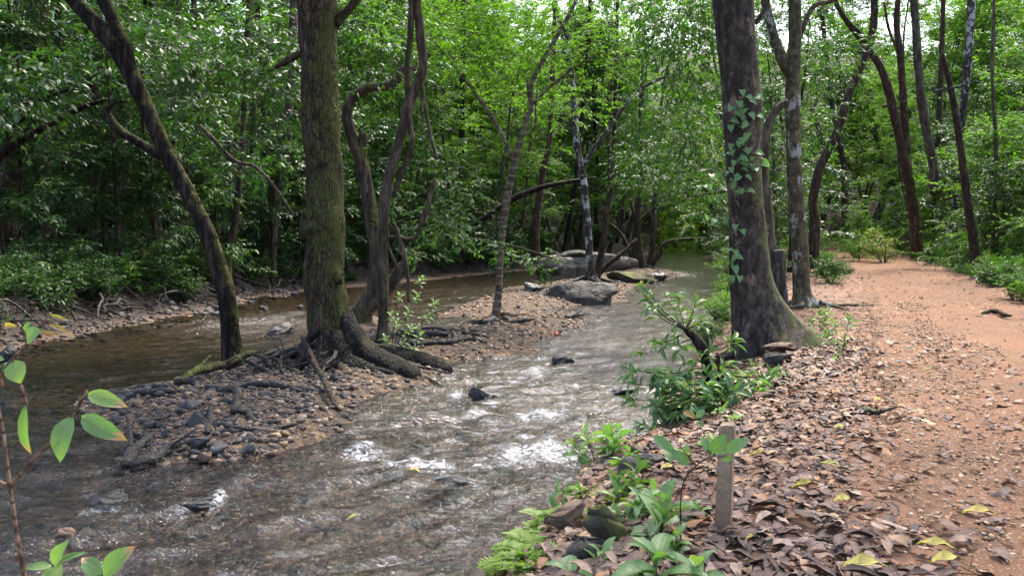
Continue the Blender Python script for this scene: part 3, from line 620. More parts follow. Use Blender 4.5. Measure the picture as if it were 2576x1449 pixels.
def gen_shrub(seed, H, ns, L, W_, material, twigs=14, nl=8, tw=.32, droop=.35, tpl=LF4, wide=.6):
    r = np.random.default_rng(seed); parts, Bs, Ds, Ls = [], [], [], []
    for i in range(ns):
        az = r.uniform(0, 6.3); ln = H*r.uniform(.6, 1.1); d = np.array([math.cos(az)*wide, math.sin(az)*wide, 1]); pts = [np.array([.08*math.cos(az), .08*math.sin(az), -.05])]
        for q in range(4): d = nrm(d+r.normal(0, .18, 3)); pts.append(pts[-1]+d*ln/4)
        pts = np.array(pts); parts.append(tube(pts, np.linspace(.012, .004, 5)*max(H, .6), 5, 2, 0, cap=False))
        t = r.uniform(.25, 1., twigs)*4; i0 = np.clip(t.astype(int), 0, 3); fr = (t-i0)[:, None]
        Bs.append(pts[i0]*(1-fr)+pts[i0+1]*fr); Ds.append(r.normal(0, 1, (twigs, 3))*np.array([1, 1, .4])+np.array([0, 0, .35])); Ls.append(tw*r.uniform(.5, 1.2, twigs))
    return tri_mesh('stem', *join(parts), [M['twig']]), crown_mesh('foliage', np.vstack(Bs), np.vstack(Ds), np.concatenate(Ls), nl, L, W_, droop, tpl, material, seed+1, twig_r=.003)
def blob_crown(name, blobs, density, L, W_, material, seed, nl=9, tw=.6, droop=.5, tpl=LF4, org=(0, 0, 0), flat=.4):
    """leaf sprays filling several ellipsoids [(centre, (rx, ry, rz))]"""
    r = np.random.default_rng(seed); Bs, Ds = [], []
    for c, rad in blobs:
        rad = np.array(rad); n = max(4, int(density*4.19*np.prod(rad))); q = nrm(r.normal(size=(n, 3)))*(r.uniform(.08, 1, (n, 1))**.42)
        keep = fbm((np.asarray(c)+q*rad)*.9, seed, 2) > -.28; q = q[keep]
        Bs.append(np.asarray(c)+q*rad-np.asarray(org)); Ds.append(q*np.array([1, 1, .5])+r.normal(0, .7, (len(q), 3))*np.array([1, 1, flat]))
    B, D = np.vstack(Bs), np.vstack(Ds)
    return crown_mesh(name, B, D, tw*r.uniform(.5, 1.25, len(B)), nl, L, W_, droop, tpl, material, seed)

def pxline(pts, Y):                       # [(px, py, width px)] at depth Y (number or one per point) -> points and radii
    Ys = np.full(len(pts), float(Y)) if np.isscalar(Y) else np.asarray(Y, float)
    return np.array([at(p[0], p[1], d) for p, d in zip(pts, Ys)]), np.array([p[2]/2/F*d for p, d in zip(pts, Ys)])
def grow(name, label, stems, Y, barkm, cat='tree', sides=14, amp=.16, parts=('trunk', 'limb'), lobes=None, group=None, per=5, blobs=None, sink=.3, rings=0., ridge=0., nsc=2.5):
    """a tree drawn stem by stem; stems[0] is the trunk, the others limbs"""
    P0, R0 = pxline(stems[0], Y); foot = P0[0].copy(); t = thing(name, label, cat, foot, group)
    for k, s in enumerate(stems):
        d = s[0] if np.isscalar(s[0]) else None; pts = s[1:] if d is not None else s
        P, rr = pxline(pts, d if d is not None else Y)
        if k == 0: P = np.vstack([P[0]-[0, 0, sink], P]); rr = np.r_[rr[0]*1.1, rr]
        V, T_ = tube(P-foot, rr, sides if k == 0 else max(6, sides-5), per, amp, nsc, k+hash(label) % 97 if False else k+len(label), lobes=lobes if k == 0 else None, rings=rings, ridge=ridge if k == 0 else 0)
        obj(parts[0] if k == 0 else parts[1], tri_mesh(parts[0], V, T_, [barkm]), t)
    return t
def ground_line(pxs, z=.2, lift=.55):       # a root or stick lying on the ground
    P, rr = [], []; pxs = [(a, b, c*1.55) for a, b, c in pxs]
    for px, py, w_ in pxs:
        g = G(px, py, z)
        for _ in range(3): g = G(px, py, hz(g[0], g[1]))
        r_ = w_/2/F*g[1]; P.append([g[0], g[1], hz(g[0], g[1])+r_*lift]); rr.append(r_)
    P, rr = catmull(np.array(P), 3), np.interp(np.linspace(0, 1, (len(pxs)-1)*3+1), np.linspace(0, 1, len(pxs)), rr); q = P*7
    P = P+np.stack([fbm(q, 3, 2), fbm(q+9, 4, 2), .9*fbm(q*.6+5, 5, 2)], 1)*rr[:, None]*.75
    rr = rr*(1+.3*fbm(q*1.3, 6, 2)); rr[0] *= .75; rr[-1] *= .45; return P, rr
def root_part(parent, P, rr, material, seed=0, name='root', sides=8):
    o_ = np.array(parent.location) if parent else P.mean(0)
    V, T_ = tube(P-o_, rr, sides, 3, .34, 4., seed, ridge=.06); return obj(name, tri_mesh(name, V, T_, [material]), parent, None if parent else o_)
def wander(x, y, ang, ln, r0, seed, lift=.25, n=7, turn=.35, rise=0.):
    r = np.random.default_rng(seed); P, rr = [], []; a = ang
    for k in range(n):
        s = k/(n-1); r_ = r0*(1-.75*s); P.append([x, y, 0]); rr.append(r_); a += r.normal(0, turn); x += math.cos(a)*ln/n; y += math.sin(a)*ln/n
    P = np.array(P); P[:, 2] = hfun(P[:, 0], P[:, 1])+np.array(rr)*lift+rise*np.linspace(1, 0, n)**2; return P, np.array(rr)

# ------------------------------------------------------------------ the trees one can tell apart
def crown_on(t, blobs, density, L, W_, material, seed, **kw):
    org = np.array(t.location); return obj('crown', blob_crown('crown', blobs, density, L, W_, material, seed, org=org, **kw), t)
def B_(px, py, Y, rx, ry, rz): return (at(px, py, Y), (rx, ry, rz))

t1 = grow('leaning_tree', 'dark mossy tree leaning left out of the stream in front of the far bank', [
    [(592, 948, 62.4), (584, 870, 51.2), (573, 765, 44.8), (556, 700, 44.8), (530, 610, 49.6), (500, 540, 46.4), (455, 450, 40), (420, 390, 41.6), (385, 310, 36.8), (345, 220, 40), (302, 132, 44.8), (262, 88, 38.4), (215, 35, 36.8), (170, -15, 35.2), (90, -110, 32), (-40, -260, 27.2)],
    [(330, 170, 24), (315, 125, 35.2), (293, 75, 35.2), (270, 20, 33.6), (252, -25, 32), (215, -140, 28.8), (190, -300, 24)],
    [(425, 402, 17.6), (395, 388, 24), (350, 360, 22.4), (302, 330, 22.4), (276, 300, 20.8), (270, 282, 17.6), (285, 262, 9.6), (320, 255, 6.4)]], 13.2, M['bark_dark'], lobes=[(-1.2, .10, .5), (.6, .12, .4), (2.6, .1, .5)], amp=.2)
t2 = grow('big_trunk_tree', 'massive brown mossy tree trunk standing on the gravel bar', [
    [(838, 918, 128.3), (834, 880, 109.7), (829, 820, 102.3), (823, 740, 97.7), (819, 640, 95.8), (815, 540, 90.2), (812, 430, 85.6), (806, 300, 84.6), (802, 180, 88.4), (800, 80, 94.9), (798, -20, 100.4), (800, -200, 93), (810, -420, 74.4)],
    [(795, 600, 37.2), (782, 575, 40.9), (768, 556, 33.5), (758, 545, 16.7)], [(845, 60, 24.2), (880, 20, 20.5), (930, -40, 16.7)],
    [(770, 135, 14.9), (745, 140, 20.5), (712, 160, 16.7), (690, 172, 9.3)]], 13.9, M['bark_big'], sides=44, amp=.2, per=16, lobes=[(-.25, .16, .8), (-2.2, .10, .5), (2.2, .1, .6), (.9, .12, .7), (-1.2, .08, .5)], ridge=.03, nsc=6)
# the hollow in its foot: dark lump put in for the recess's shade, rimmed with callus
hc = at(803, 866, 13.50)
a_ = np.linspace(0, 2*math.pi, 15); rim = np.stack([hc[0]+.15*np.cos(a_)*(1+.12*np.sin(3*a_)), hc[1]-.03+.03*np.sin(a_*2)+.05*np.cos(a_), hc[2]+.22*np.sin(a_)], 1)
V, T_ = tube(rim-np.array(t2.location), np.full(15, .05)*(1+.3*np.sin(a_*4)), 8, 3, .3, 3, 5); obj('hollow_rim', tri_mesh('hollow_rim', V, T_, [M['bark_foot']]), t2)
v, f = ICO3; q = v*np.array([.13, .05, .20])*(1+.2*fbm(v*3, 8, 3))[:, None]; obj('hollow_shade', tri_mesh('hollow_shade', q+hc-np.array(t2.location), f, [M['root']]), t2)
for bx, by, br_, sd in ((784, 574, .17, 3), (800, 612, .13, 5), (776, 540, .10, 7), (850, 700, .09, 9)):      # burls
    v, f = ICO3; bp = at(bx, by, 13.68); obj('burl', tri_mesh('burl', v*br_*np.array([1, .8, 1.15])*(1+.4*fbm(v*1.6+sd, sd, 4))[:, None]+bp-np.array(t2.location), f, [M['bark_big']]), t2)
for pts in ([(866, 790, 40, 13.8), (878, 835, 62, 13.7), (905, 878, 66, 13.5), (950, 908, 64, 13.25), (1000, 930, 56, 12.95), (1030, 952, 44, 12.75), (1046, 972, 30, 12.5)], [(885, 860, 40, 13.9), (940, 893, 46, 13.85), (1010, 908, 46, 13.75), (1075, 920, 46, 13.65), (1108, 927, 46, 13.5), (1126, 934, 34, 13.4)],
            [(1005, 938, 40, 12.9), (1055, 956, 30, 12.7), (1110, 972, 14, 12.4)], [(822, 850, 50, 13.6), (800, 905, 50, 13.3), (768, 935, 36, 13.0), (700, 952, 24, 12.8), (640, 962, 14, 12.6)], [(850, 850, 50, 13.6), (872, 915, 56, 13.25), (900, 942, 42, 12.95), (955, 957, 24, 12.7), (990, 962, 12, 12.6)],
            [(820, 900, 44, 13.4), (838, 935, 40, 13.1), (850, 960, 26, 12.8), (860, 985, 14, 12.4)], [(770, 880, 40, 13.8), (735, 915, 34, 13.7), (690, 930, 24, 13.6), (650, 940, 16, 13.5)]):
    P = np.array([at(a, b, d) for a, b, _, d in pts]); rr = np.array([c*1.22/2/F*d for _, _, c, d in pts]); P[2:, 2] = np.maximum(P[2:, 2]-rr[2:]*.2, hfun(P[2:, 0], P[2:, 1])-rr[2:]*.2)
    root_part(t2, P, rr, M['bark_foot'], len(pts)+int(pts[0][0]), sides=14)

for k in range(34):
    a = -3.1+3.1*((k*.618) % 1.); x0, y0 = t2.location.x+.25*math.cos(a), t2.location.y+.25*math.sin(a); P, rr = wander(x0, y0, a, rng.uniform(.9, 2.4), rng.uniform(.03, .065), 870+k, .6, turn=.5, rise=rng.uniform(.05, .3)); root_part(t2, P, rr, M['root'], k)

t3a = grow('crooked_tree', 'crooked grey tree with a bent elbow limb and sawn stub', [
    [(903, 800, 56.3), (922, 758, 40.5), (942, 715, 35.2), (946, 660, 35.2), (936, 560, 35.2), (925, 480, 33.4), (908, 405, 35.2), (888, 352, 31.7), (873, 292, 27.3), (884, 252, 24.6), (925, 222, 22.9), (968, 216, 23.8), (998, 202, 21.1), (1014, 176, 21.1), (1048, 172, 17.6), (1085, 130, 12.3)],
    [(908, 420, 22.9), (912, 380, 23.8), (913, 336, 22.9)], [(905, 795, 35.2), (950, 752, 35.2), (1000, 690, 31.7), (1046, 637, 29)], [(975, 215, 17.6), (992, 226, 12.3), (1002, 228, 5.3)]], 19.5, M['bark_grey'], lobes=[(-2.2, .2, .5), (.2, .15, .5)])
t3b = grow('tall_grey_tree', 'tall slim grey tree with forked stems behind the massive trunk', [
    [(958, 892, 37.4), (964, 800, 28.1), (962, 700, 27.2), (965, 600, 27.2), (966, 520, 28.9), (978, 450, 27.2), (1000, 370, 25.5), (1020, 290, 25.5), (1045, 222, 24.6), (1066, 172, 23.8), (1056, 80, 22.1), (1050, 0, 20.4), (1046, -120, 18.7)],
    [(990, 495, 11.9), (1012, 430, 14.4), (1036, 365, 13.6), (1028, 290, 13.6), (1024, 180, 14.4), (1032, 90, 15.3), (1036, -10, 15.3), (1040, -120, 11.9)], [(975, 600, 8.5), (1000, 680, 8.5)][::-1]+[(1040, 600, 10.2), (1062, 555, 11.9), (1095, 452, 12.8)],
    [(1100, 400, 8.5), (1085, 350, 9.3), (1070, 270, 7.6), (1060, 200, 6.8)], [(990, 560, 10.2), (1010, 620, 13.6), (1025, 690, 10.2), (1028, 760, 6.8)]], 15.4, M['bark_grey'], lobes=[(-1.6, .1, .4), (2.5, .1, .4)])
t4 = grow('ringed_sapling_tree', 'slender pale ringed tree rooted in the middle of the gravel bar', [
    [(1246, 808, 24), (1254, 740, 17.6), (1258, 660, 16), (1264, 580, 17.6), (1275, 500, 19.2), (1290, 430, 16), (1302, 380, 16), (1318, 320, 13.6), (1336, 270, 12.8), (1341, 200, 11.2), (1390, 112, 11.2), (1440, 22, 9.6), (1470, -50, 8)],
    [(1292, 405, 8.8), (1268, 350, 9.6), (1235, 290, 9.6), (1196, 238, 8.8), (1182, 216, 6.4), (1150, 180, 4)], [(1340, 262, 6.4), (1400, 205, 6.4), (1460, 160, 4.8), (1520, 130, 3.2)],
    [(1336, 275, 8), (1330, 240, 7.2), (1326, 200, 5.6)], [(1310, 345, 4.8), (1345, 320, 6.4), (1347, 270, 4.8), (1352, 230, 4)], [(1180, 216, 4), (1105, 120, 3.2), (1070, 90, 3.2)]], 20.2, M['bark_ring'], sides=12, amp=.07, rings=.05)
crown_on(t4, [B_(1400, 70, 20.2, 1.6, 1.4, .7), B_(1240, 110, 20.5, 1.7, 1.5, .8), B_(1120, 60, 20.8, 1.4, 1.4, .8), B_(1500, 150, 20, .9, 1, .5), B_(1330, 400, 20, .5, .5, .3), B_(1180, 150, 20, .8, .8, .5), B_(1330, -20, 20, 2, 1.6, .6), B_(1000, 40, 21, 1.2, 1.3, .7), B_(1300, 220, 21.5, 1.2, 1.2, .6), B_(1450, 260, 21, .9, 1., .5), B_(1560, 60, 21, 1.2, 1.2, .7)], 42, .11, .42, M['leaf_light'], 401, nl=10, tw=.5, droop=.15, tpl=LF6)
t5 = grow('white_patched_tree', 'thin tree with white lichen patches at the tip of the shingle', [
    [(1490, 716, 37.7), (1485, 672, 22.1), (1480, 600, 19.7), (1475, 530, 18), (1467, 450, 18), (1452, 370, 16.4), (1445, 300, 18), (1440, 210, 16.4), (1431, 130, 16.4), (1424, 80, 14.8), (1405, 40, 11.5), (1390, -30, 9.8)],
    [(1462, 430, 9.8), (1490, 380, 11.5), (1540, 312, 9.8), (1602, 232, 7.4), (1680, 190, 5.7)], [(1442, 140, 8.2), (1410, 130, 7.4), (1380, 135, 4.9)]], 33, M['bark_white'], sides=12, amp=.1, lobes=[(-2.6, .25, .35), (-.3, .25, .3)])
t5b = grow('dark_twin_stem', 'dark straight stem rising beside the white patched tree', [
    [(1500, 705, 21.3), (1516, 620, 17.2), (1526, 540, 14.8), (1541, 440, 13.1), (1546, 330, 11.5), (1549, 200, 9.8), (1551, 90, 9.8), (1555, -40, 8.2)],
    [(1505, 695, 8.2), (1530, 665, 11.5), (1562, 640, 10.7), (1602, 602, 8.2)], [(1528, 520, 6.6), (1532, 420, 7.4), (1530, 300, 6.6), (1532, 180, 4.9)]], 33.4, M['bark_brown'], sides=10, amp=.1)
t6 = grow('multi_stem_tree', 'clump of dark stems fanning from mossy rock beside the upstream water', [
    [(1612, 676, 20.8), (1606, 610, 16), (1604, 540, 12.8), (1612, 470, 11.2), (1610, 300, 8.8), (1618, 150, 7.2)], [(1632, 674, 14.4), (1641, 610, 12), (1645, 540, 10.4), (1652, 430, 8), (1662, 300, 6.4)],
    [(1598, 672, 11.2), (1580, 625, 9.6), (1560, 585, 7.2), (1530, 560, 4.8)], [(1640, 672, 11.2), (1655, 640, 9.6), (1672, 612, 8.8), (1710, 603, 8), (1772, 600, 7.2)], [(1605, 672, 9.6), (1592, 620, 9.6), (1598, 560, 8), (1585, 500, 6.4)], [(1604, 560, 6.4), (1625, 540, 7.2), (1660, 510, 5.6), (1700, 490, 4)], [(1648, 655, 6.4), (1662, 645, 4.8), (1668, 630, 4)]], 45, M['bark_brown'], sides=10, amp=.1)
t7 = grow('vine_clad_tree', 'thick dark tree with flared mossy foot and a leafy vine beside the track', [
    [(1908, 880, 119), (1902, 820, 117.2), (1892, 740, 104.2), (1884, 640, 93.9), (1878, 540, 86.5), (1870, 430, 89.3), (1866, 330, 89.3), (1860, 180, 94.9), (1851, 80, 99.5), (1843, -20, 102.3), (1836, -200, 93), (1830, -420, 74.4)],
    [(1900, 60, 13), (1920, 30, 11.2), (1940, -20, 9.3)]], 11.5, M['bark_pink'], sides=36, amp=.1, per=14, lobes=[(-.15, .85, .62), (-1.0, .22, .5), (-2.4, .12, .5), (1.2, .25, .6), (2.9, .08, .5)], nsc=5)
t8 = grow('slim_back_trunk', 'slim mossy trunk half hidden behind the vine clad tree', [
    [(1962, 790, 46), (1948, 720, 42), (1938, 640, 38), (1930, 560, 32), (1921, 470, 28), (1924, 380, 24), (1934, 310, 20), (1960, 270, 20), (1982, 258, 18)]], 15.5, M['bark_grey'], sides=12)
t9 = grow('lichen_tree', 'straight grey green tree with pale lichen patches at the track edge', [
    [(2022, 775, 73.6), (2016, 745, 47.8), (2015, 700, 43.2), (2014, 640, 42.3), (2005, 540, 38.6), (1998, 420, 38.6), (1995, 300, 38.6), (1995, 200, 35), (2000, 100, 31.3), (2000, 0, 29.4), (2003, -150, 25.8)],
    [(1990, 195, 23.9), (1968, 150, 27.6), (1952, 108, 23.9), (1938, 60, 21.2), (1922, -10, 19.3), (1900, -100, 16.6)], [(2000, 130, 12.9), (2040, 25, 12.9), (2085, 5, 11), (2120, -5, 9.2)]], 16.8, M['bark_lichen'], sides=18, amp=.09, lobes=[(-.3, .14, .35), (-2., .12, .35), (2., .12, .4)])
t10 = grow('forked_dark_tree', 'dark sinuous forked tree on the left edge of the track', [
    [(2046, 650, 28.9), (2050, 560, 25.5), (2046, 500, 23.8), (2060, 430, 22.1), (2078, 388, 23.8), (2110, 320, 22.1), (2135, 240, 20.4), (2160, 180, 20.4), (2190, 100, 18.7), (2200, 30, 17), (2196, -30, 15.3)],
    [(2085, 378, 15.3), (2066, 350, 14.4), (2056, 310, 11.9)], [(2188, 108, 13.6), (2150, 75, 13.6), (2120, 40, 11.9), (2095, -10, 10.2)]], 27, M['bark_brown'], sides=12, amp=.12)
t11 = grow('twin_trackside_tree', 'twin stemmed brown tree on the bank right of the track bend', [
    [(2306, 612, 30.6), (2302, 560, 27.2), (2290, 480, 24.6), (2275, 400, 23.8), (2252, 300, 22.1), (2222, 185, 18.7), (2182, 122, 17), (2150, 80, 15.3), (2108, 20, 11.9), (2080, -40, 10.2)],
    [(2283, 425, 15.3), (2276, 300, 19.6), (2266, 150, 17), (2256, 60, 15.3), (2262, -30, 13.6)], [(2222, 268, 6), (2250, 268, 7.6), (2262, 275, 6.8)], [(2262, 140, 6.8), (2235, 70, 6.8), (2225, 10, 6)]], 33, M['bark_red'], sides=12, amp=.1)
t12 = grow('mossy_trackside_tree', 'dark mossy tree just right of the twin stemmed tree', [
    [(2352, 470, 26), (2345, 400, 22), (2330, 330, 22), (2312, 200, 20), (2306, 100, 19), (2296, -30, 18)]], 37, M['bark_grey'], sides=10)
t13 = grow('pale_slope_trunk', 'tall pale straight trunk behind the leaning pole', [
    [(2396, 570, 20), (2404, 470, 19), (2415, 350, 18), (2435, 150, 19), (2444, 0, 18), (2448, -100, 16)]], 40, M['bark_white'], sides=10, amp=.08)
t14 = grow('fallen_leaning_log', 'long dark log slanting up through the leaves behind the shingle', [
    [(1165, 592, 12.6), (1225, 545, 14), (1292, 500, 15.4), (1370, 470, 12.6), (1450, 455, 9.1), (1500, 448, 5.6)]], 37, M['bark_dark'], cat='log', sides=10, parts=('log', 'limb'), sink=.9)
for k, (lab, st, Y, bm) in enumerate([
    ('broad reddish trunk leaning right at the frame edge of the far bank', [(14, 500, 48), (30, 430, 46), (52, 330, 42), (76, 180, 42), (95, 50, 44), (108, -60, 42)], 25, 'bark_red'),
    ('brown straight trunk on the far bank behind the bent limb', [(236, 646, 26), (238, 500, 22), (240, 300, 22), (246, 100, 20), (250, -40, 18)], 29, 'bark_brown'),
    ('knotty dark trunk pair left of the brown straight trunk', [(168, 645, 30), (160, 560, 22), (166, 450, 22), (160, 280, 22), (150, 120, 20)], 28, 'bark_dark'),
    ('pale thin pole-like trunk on the far bank', [(311, 636, 15), (311, 500, 13), (314, 340, 12), (318, 150, 11)], 29, 'bark_lichen'),
    ('thick shaded trunk deep in the far woods', [(284, 560, 26), (292, 440, 26), (302, 330, 25), (310, 150, 22)], 36, 'bark_dark'),
    ('short leaning brown stem below the leaning tree', [(408, 660, 15), (420, 600, 13), (428, 540, 12), (432, 470, 10)], 27, 'bark_brown'),
    ('curved brown stem right of the leaning tree foot', [(566, 668, 34), (580, 610, 22), (592, 550, 19), (604, 440, 17), (612, 330, 14)], 26, 'bark_brown'),
    ('grey trunk with splayed roots left of the massive trunk', [(672, 665, 46), (682, 610, 32), (692, 520, 29), (718, 390, 27), (728, 260, 24), (736, 100, 22)], 31, 'bark_grey'),
    ('thin dark trunk in deep shade of the far woods', [(356, 540, 14), (357, 440, 12), (360, 330, 12)], 36, 'bark_dark'),
    ('slender upright trunk high in the far canopy', [(640, 420, 14), (636, 250, 14), (630, 80, 14), (636, -40, 12)], 34, 'bark_grey'),
    ('dark twin of the slender canopy trunk', [(668, 380, 12), (660, 230, 12), (648, 60, 13), (650, -40, 12)], 35, 'bark_brown'),
    ('reddish trunk in the gap between the ringed and white patched trees', [(1348, 596, 20), (1354, 520, 17), (1368, 420, 15), (1382, 360, 13), (1390, 200, 12)], 42, 'bark_red'),
    ('dark trunk behind the crooked tree', [(1160, 620, 15), (1160, 480, 14), (1162, 330, 13), (1165, 150, 12)], 46, 'bark_dark'),
    ('pinkish slim trunk far up the slope right of the track', [(2352, 520, 16), (2360, 360, 14), (2366, 200, 12), (2372, 40, 11)], 48, 'bark_red'),
    ('thin dark sapling trunk near the right frame edge', [(2500, 560, 9), (2506, 380, 9), (2496, 200, 8), (2500, 20, 8)], 30, 'bark_grey'),
    ('slim leaning trunk beyond the forked dark tree', [(2128, 520, 16), (2122, 420, 15), (2108, 340, 14), (2090, 240, 12)], 44, 'bark_brown'),
    ('thin dark trunk rising from the far bank left of the fan of stems', [(1420, 640, 14), (1432, 560, 13), (1446, 470, 12), (1460, 350, 10)], 48, 'bark_dark')]):
    (xa, ya, _), (xb, yb, wb) = st[-2:]
    if yb > -60: st = st+[(xb+(xb-xa)*(yb+140)/(ya-yb)*.6, -140, wb*.8)]
    grow('forest_tree', lab, [st], Y, M[bm], sides=10, amp=.12, group='trunks one can tell apart in the woods', sink=1.2)
# arching limbs reaching in from the left frame edge
grow('arching_branch', 'dark arching limb reaching in from the left frame edge', [
    [(-60, 470, 26), (0, 393, 24), (60, 350, 20), (130, 312, 16), (200, 275, 12), (270, 250, 9)], [(-10, 410, 14), (30, 330, 13), (70, 285, 10), (110, 240, 7)], [(120, 245, 9), (180, 225, 8), (250, 215, 6)]], 16, M['bark_dark'], cat='branch', sides=9, parts=('limb', 'side_limb'), sink=.0)
grow('hanging_branch', 'thin mossy branch drooping towards the massive trunk', [
    [(505, 320, 12), (545, 360, 11), (590, 405, 10), (640, 420, 9), (690, 470, 8), (740, 545, 7)], [(560, 375, 6), (600, 360, 5), (650, 350, 4)]], 14.5, M['bark_grey'], cat='branch', sides=8, parts=('limb', 'side_limb'), sink=.0)

# ------------------------------------------------------------------ trees of the woods (built once per kind, then copied)
KIND = {
 'big_dark': gen_tree(11, 9, .11, 24, 3.4, .22, .36, M['leaf_dark'], M['bark_brown'], zmin=.12, droop=.62, twigs=24, nl=10, tw=.8, tpl=LF6),
 'dark': gen_tree(12, 11, .12, 28, 3.2, .17, .42, M['leaf_dark'], M['bark_dark'], zmin=.14, droop=.45, twigs=28, nl=11, tw=.75, tpl=LF6),
 'mid': gen_tree(13, 10, .10, 28, 3.2, .17, .40, M['leaf_mid'], M['bark_grey'], zmin=.16, droop=.45, twigs=28, nl=11, tw=.75, tpl=LF6),
 'light': gen_tree(14, 11, .09, 28, 3.4, .15, .46, M['leaf_light'], M['bark_grey'], zmin=.2, droop=.2, twigs=30, nl=12, tw=.7, tpl=LF6),
 'droop': gen_tree(15, 7, .08, 20, 2.4, .22, .30, M['leaf_mid'], M['bark_brown'], zmin=.08, droop=.8, twigs=20, nl=10, tw=.65, tpl=LF6),
 'bush': gen_tree(18, 5.0, .05, 26, 2.1, .15, .42, M['leaf_light'], M['bark_brown'], zmin=.03, droop=.3, twigs=24, nl=10, tw=.65, tpl=LF6),
 'tall': gen_tree(17, 19, .17, 30, 4.6, .20, .45, M['leaf_dark'], M['bark_grey'], zmin=.5, droop=.4, twigs=26, nl=10, tw=.9, lean=.04),
 'wispy': gen_tree(16, 4.6, .05, 26, 2.0, .15, .40, M['leaf_dark'], M['bark_brown'], zmin=.03, droop=.4, twigs=24, nl=10, tw=.65, tpl=LF6),
}
SHRUB = {
 'dark': gen_shrub(51, 1.5, 11, .16, .34, M['leaf_dark'], 16, 9, .42, .5), 'mid': gen_shrub(52, 1.1, 10, .13, .38, M['leaf_mid'], 15, 9, .36, .3),
 'low': gen_shrub(53, .6, 10, .11, .4, M['leaf_mid'], 12, 7, .26, .2, wide=1.), 'light': gen_shrub(54, 1.2, 10, .12, .36, M['leaf_light'], 14, 9, .36, .3),
 'rusty': gen_shrub(55, 1.3, 10, .11, .36, M['leaf_red'], 16, 9, .4, .3)}
MARKS = [(30, 'the left frame edge'), (300, 'the bent limb'), (520, 'the leaning tree'), (700, 'the splayed root trunk'), (815, 'the massive trunk'), (920, 'the crooked tree'), (1030, 'the slim grey tree'), (1260, 'the ringed tree'), (1475, 'the white patched tree'), (1620, 'the fan of stems'), (1880, 'the vine clad tree'), (2005, 'the lichen tree'), (2090, 'the forked dark tree'), (2285, 'the twin stemmed tree'), (2420, 'the leaning pole'), (2560, 'the right frame edge')]
def beside(x, y):                          # which landmark it shows next to
    px = CX+x/max(y, 1.)*F; mx, nm = min(MARKS, key=lambda m_: abs(m_[0]-px))
    if 'frame edge' in nm: return ', by '+nm
    return ', '+('behind ' if abs(px-mx) < 28 else 'left of ' if px < mx else 'right of ')+nm
def plant(name, label, cat, meshes, x, y, s, rot, group, parts=('trunk', 'crown'), sz=None, dz=0.):
    t = thing(name, label+(beside(x, y) if group else ''), cat, (x, y, hz(x, y)+dz), group); t.rotation_euler = (rng.normal(0, .03), rng.normal(0, .03), rot); t.scale = (s, s, sz or s)
    for nm, me in zip(parts, meshes): obj(nm, me, t)
    return t
LAB = {'bush': 'light green bushy tree', 'tall': 'tall canopy tree', 'big_dark': 'large leaved dark tree', 'dark': 'dense dark tree', 'mid': 'mid green tree', 'light': 'airy light green tree', 'droop': 'small drooping leaved tree', 'wispy': 'dark bushy young tree'}
n_tree = 0
def tree_at(kind, x, y, s=1., where='', rot=None, sz=None):
    global n_tree; n_tree += 1
    return plant('woodland_tree', LAB[kind]+' '+where, 'tree', KIND[kind], x, y, s*rng.uniform(.92, 1.08), rng.uniform(0, 6.3) if rot is None else rot, 'trees of the woods '+where, sz=sz)
def clear(x, y, m=1.2):                    # keep trees off the water, the bars and the track
    return look(GC, x, y) > m and look(GP, x, y) > m*.7
def poisson(n, box, dmin, tries=40, m=1.2, seen=None):
    pts = seen if seen is not None else []; out = []
    for _ in range(n*tries):
        x, y = rng.uniform(box[0], box[1]), rng.uniform(box[2], box[3])
        if abs(x) > 1.05*y*.62+5 or not clear(x, y, m): continue
        if all((x-a)**2+(y-b)**2 > dmin*dmin for a, b in pts): pts.append((x, y)); out.append((x, y))
        if len(out) >= n: break
    return out
taken = []
for px, d in ((-60, 24), (130, 27), (390, 29), (520, 33), (640, 36), (780, 38), (880, 42), (1040, 44), (250, 36), (20, 33), (-200, 30), (1130, 50), (450, 40), (-150, 40)):  # tall trees added so their high crowns shade the far bank
    p = at(px, 600, d); tree_at('tall', p[0], p[1], rng.uniform(.85, 1.05), 'added to shade the far bank'); taken.append((p[0], p[1]))
for px, d in ((2720, 24), (2950, 13)):  # unseen trees added beyond the right edge to shade the track
    p = at(px, 600, d); tree_at('tall', p[0], p[1], rng.uniform(.8, .95), 'added out of view to shade the track'); taken.append((p[0], p[1]))
# edge of the far bank: big leaves hanging over the water
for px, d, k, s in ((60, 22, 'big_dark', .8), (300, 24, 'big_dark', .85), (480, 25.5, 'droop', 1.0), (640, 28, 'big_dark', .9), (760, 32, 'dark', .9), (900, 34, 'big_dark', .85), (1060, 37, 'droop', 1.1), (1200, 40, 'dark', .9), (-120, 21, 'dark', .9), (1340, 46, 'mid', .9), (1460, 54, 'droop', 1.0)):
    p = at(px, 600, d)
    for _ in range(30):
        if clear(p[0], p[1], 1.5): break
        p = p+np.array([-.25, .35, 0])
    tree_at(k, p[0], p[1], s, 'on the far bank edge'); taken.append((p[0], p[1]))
for x, y in poisson(55, (-36, 10, 27, 52), 2.0, m=2.8, seen=[]): tree_at('wispy', x, y, rng.uniform(.8, 1.3), 'in the far undergrowth')
for x, y in poisson(40, (15, 44, 18, 58), 2.2, m=1.4, seen=[]): tree_at(rng.choice(['bush', 'bush', 'wispy']), x, y, rng.uniform(.7, 1.2), 'under the right slope trees')
for x, y in poisson(34, (-34, 4, 24, 44), 3.0, m=2.5, seen=taken): tree_at(rng.choice(['dark', 'big_dark', 'mid', 'wispy', 'dark']), x, y, rng.uniform(.7, 1.05), 'deep on the far bank')
for x, y in poisson(34, (-42, 18, 44, 74), 3.6, m=1.5, seen=taken): tree_at(rng.choice(['mid', 'light', 'dark', 'light']), x, y, rng.uniform(1., 1.5), 'far behind the stream')
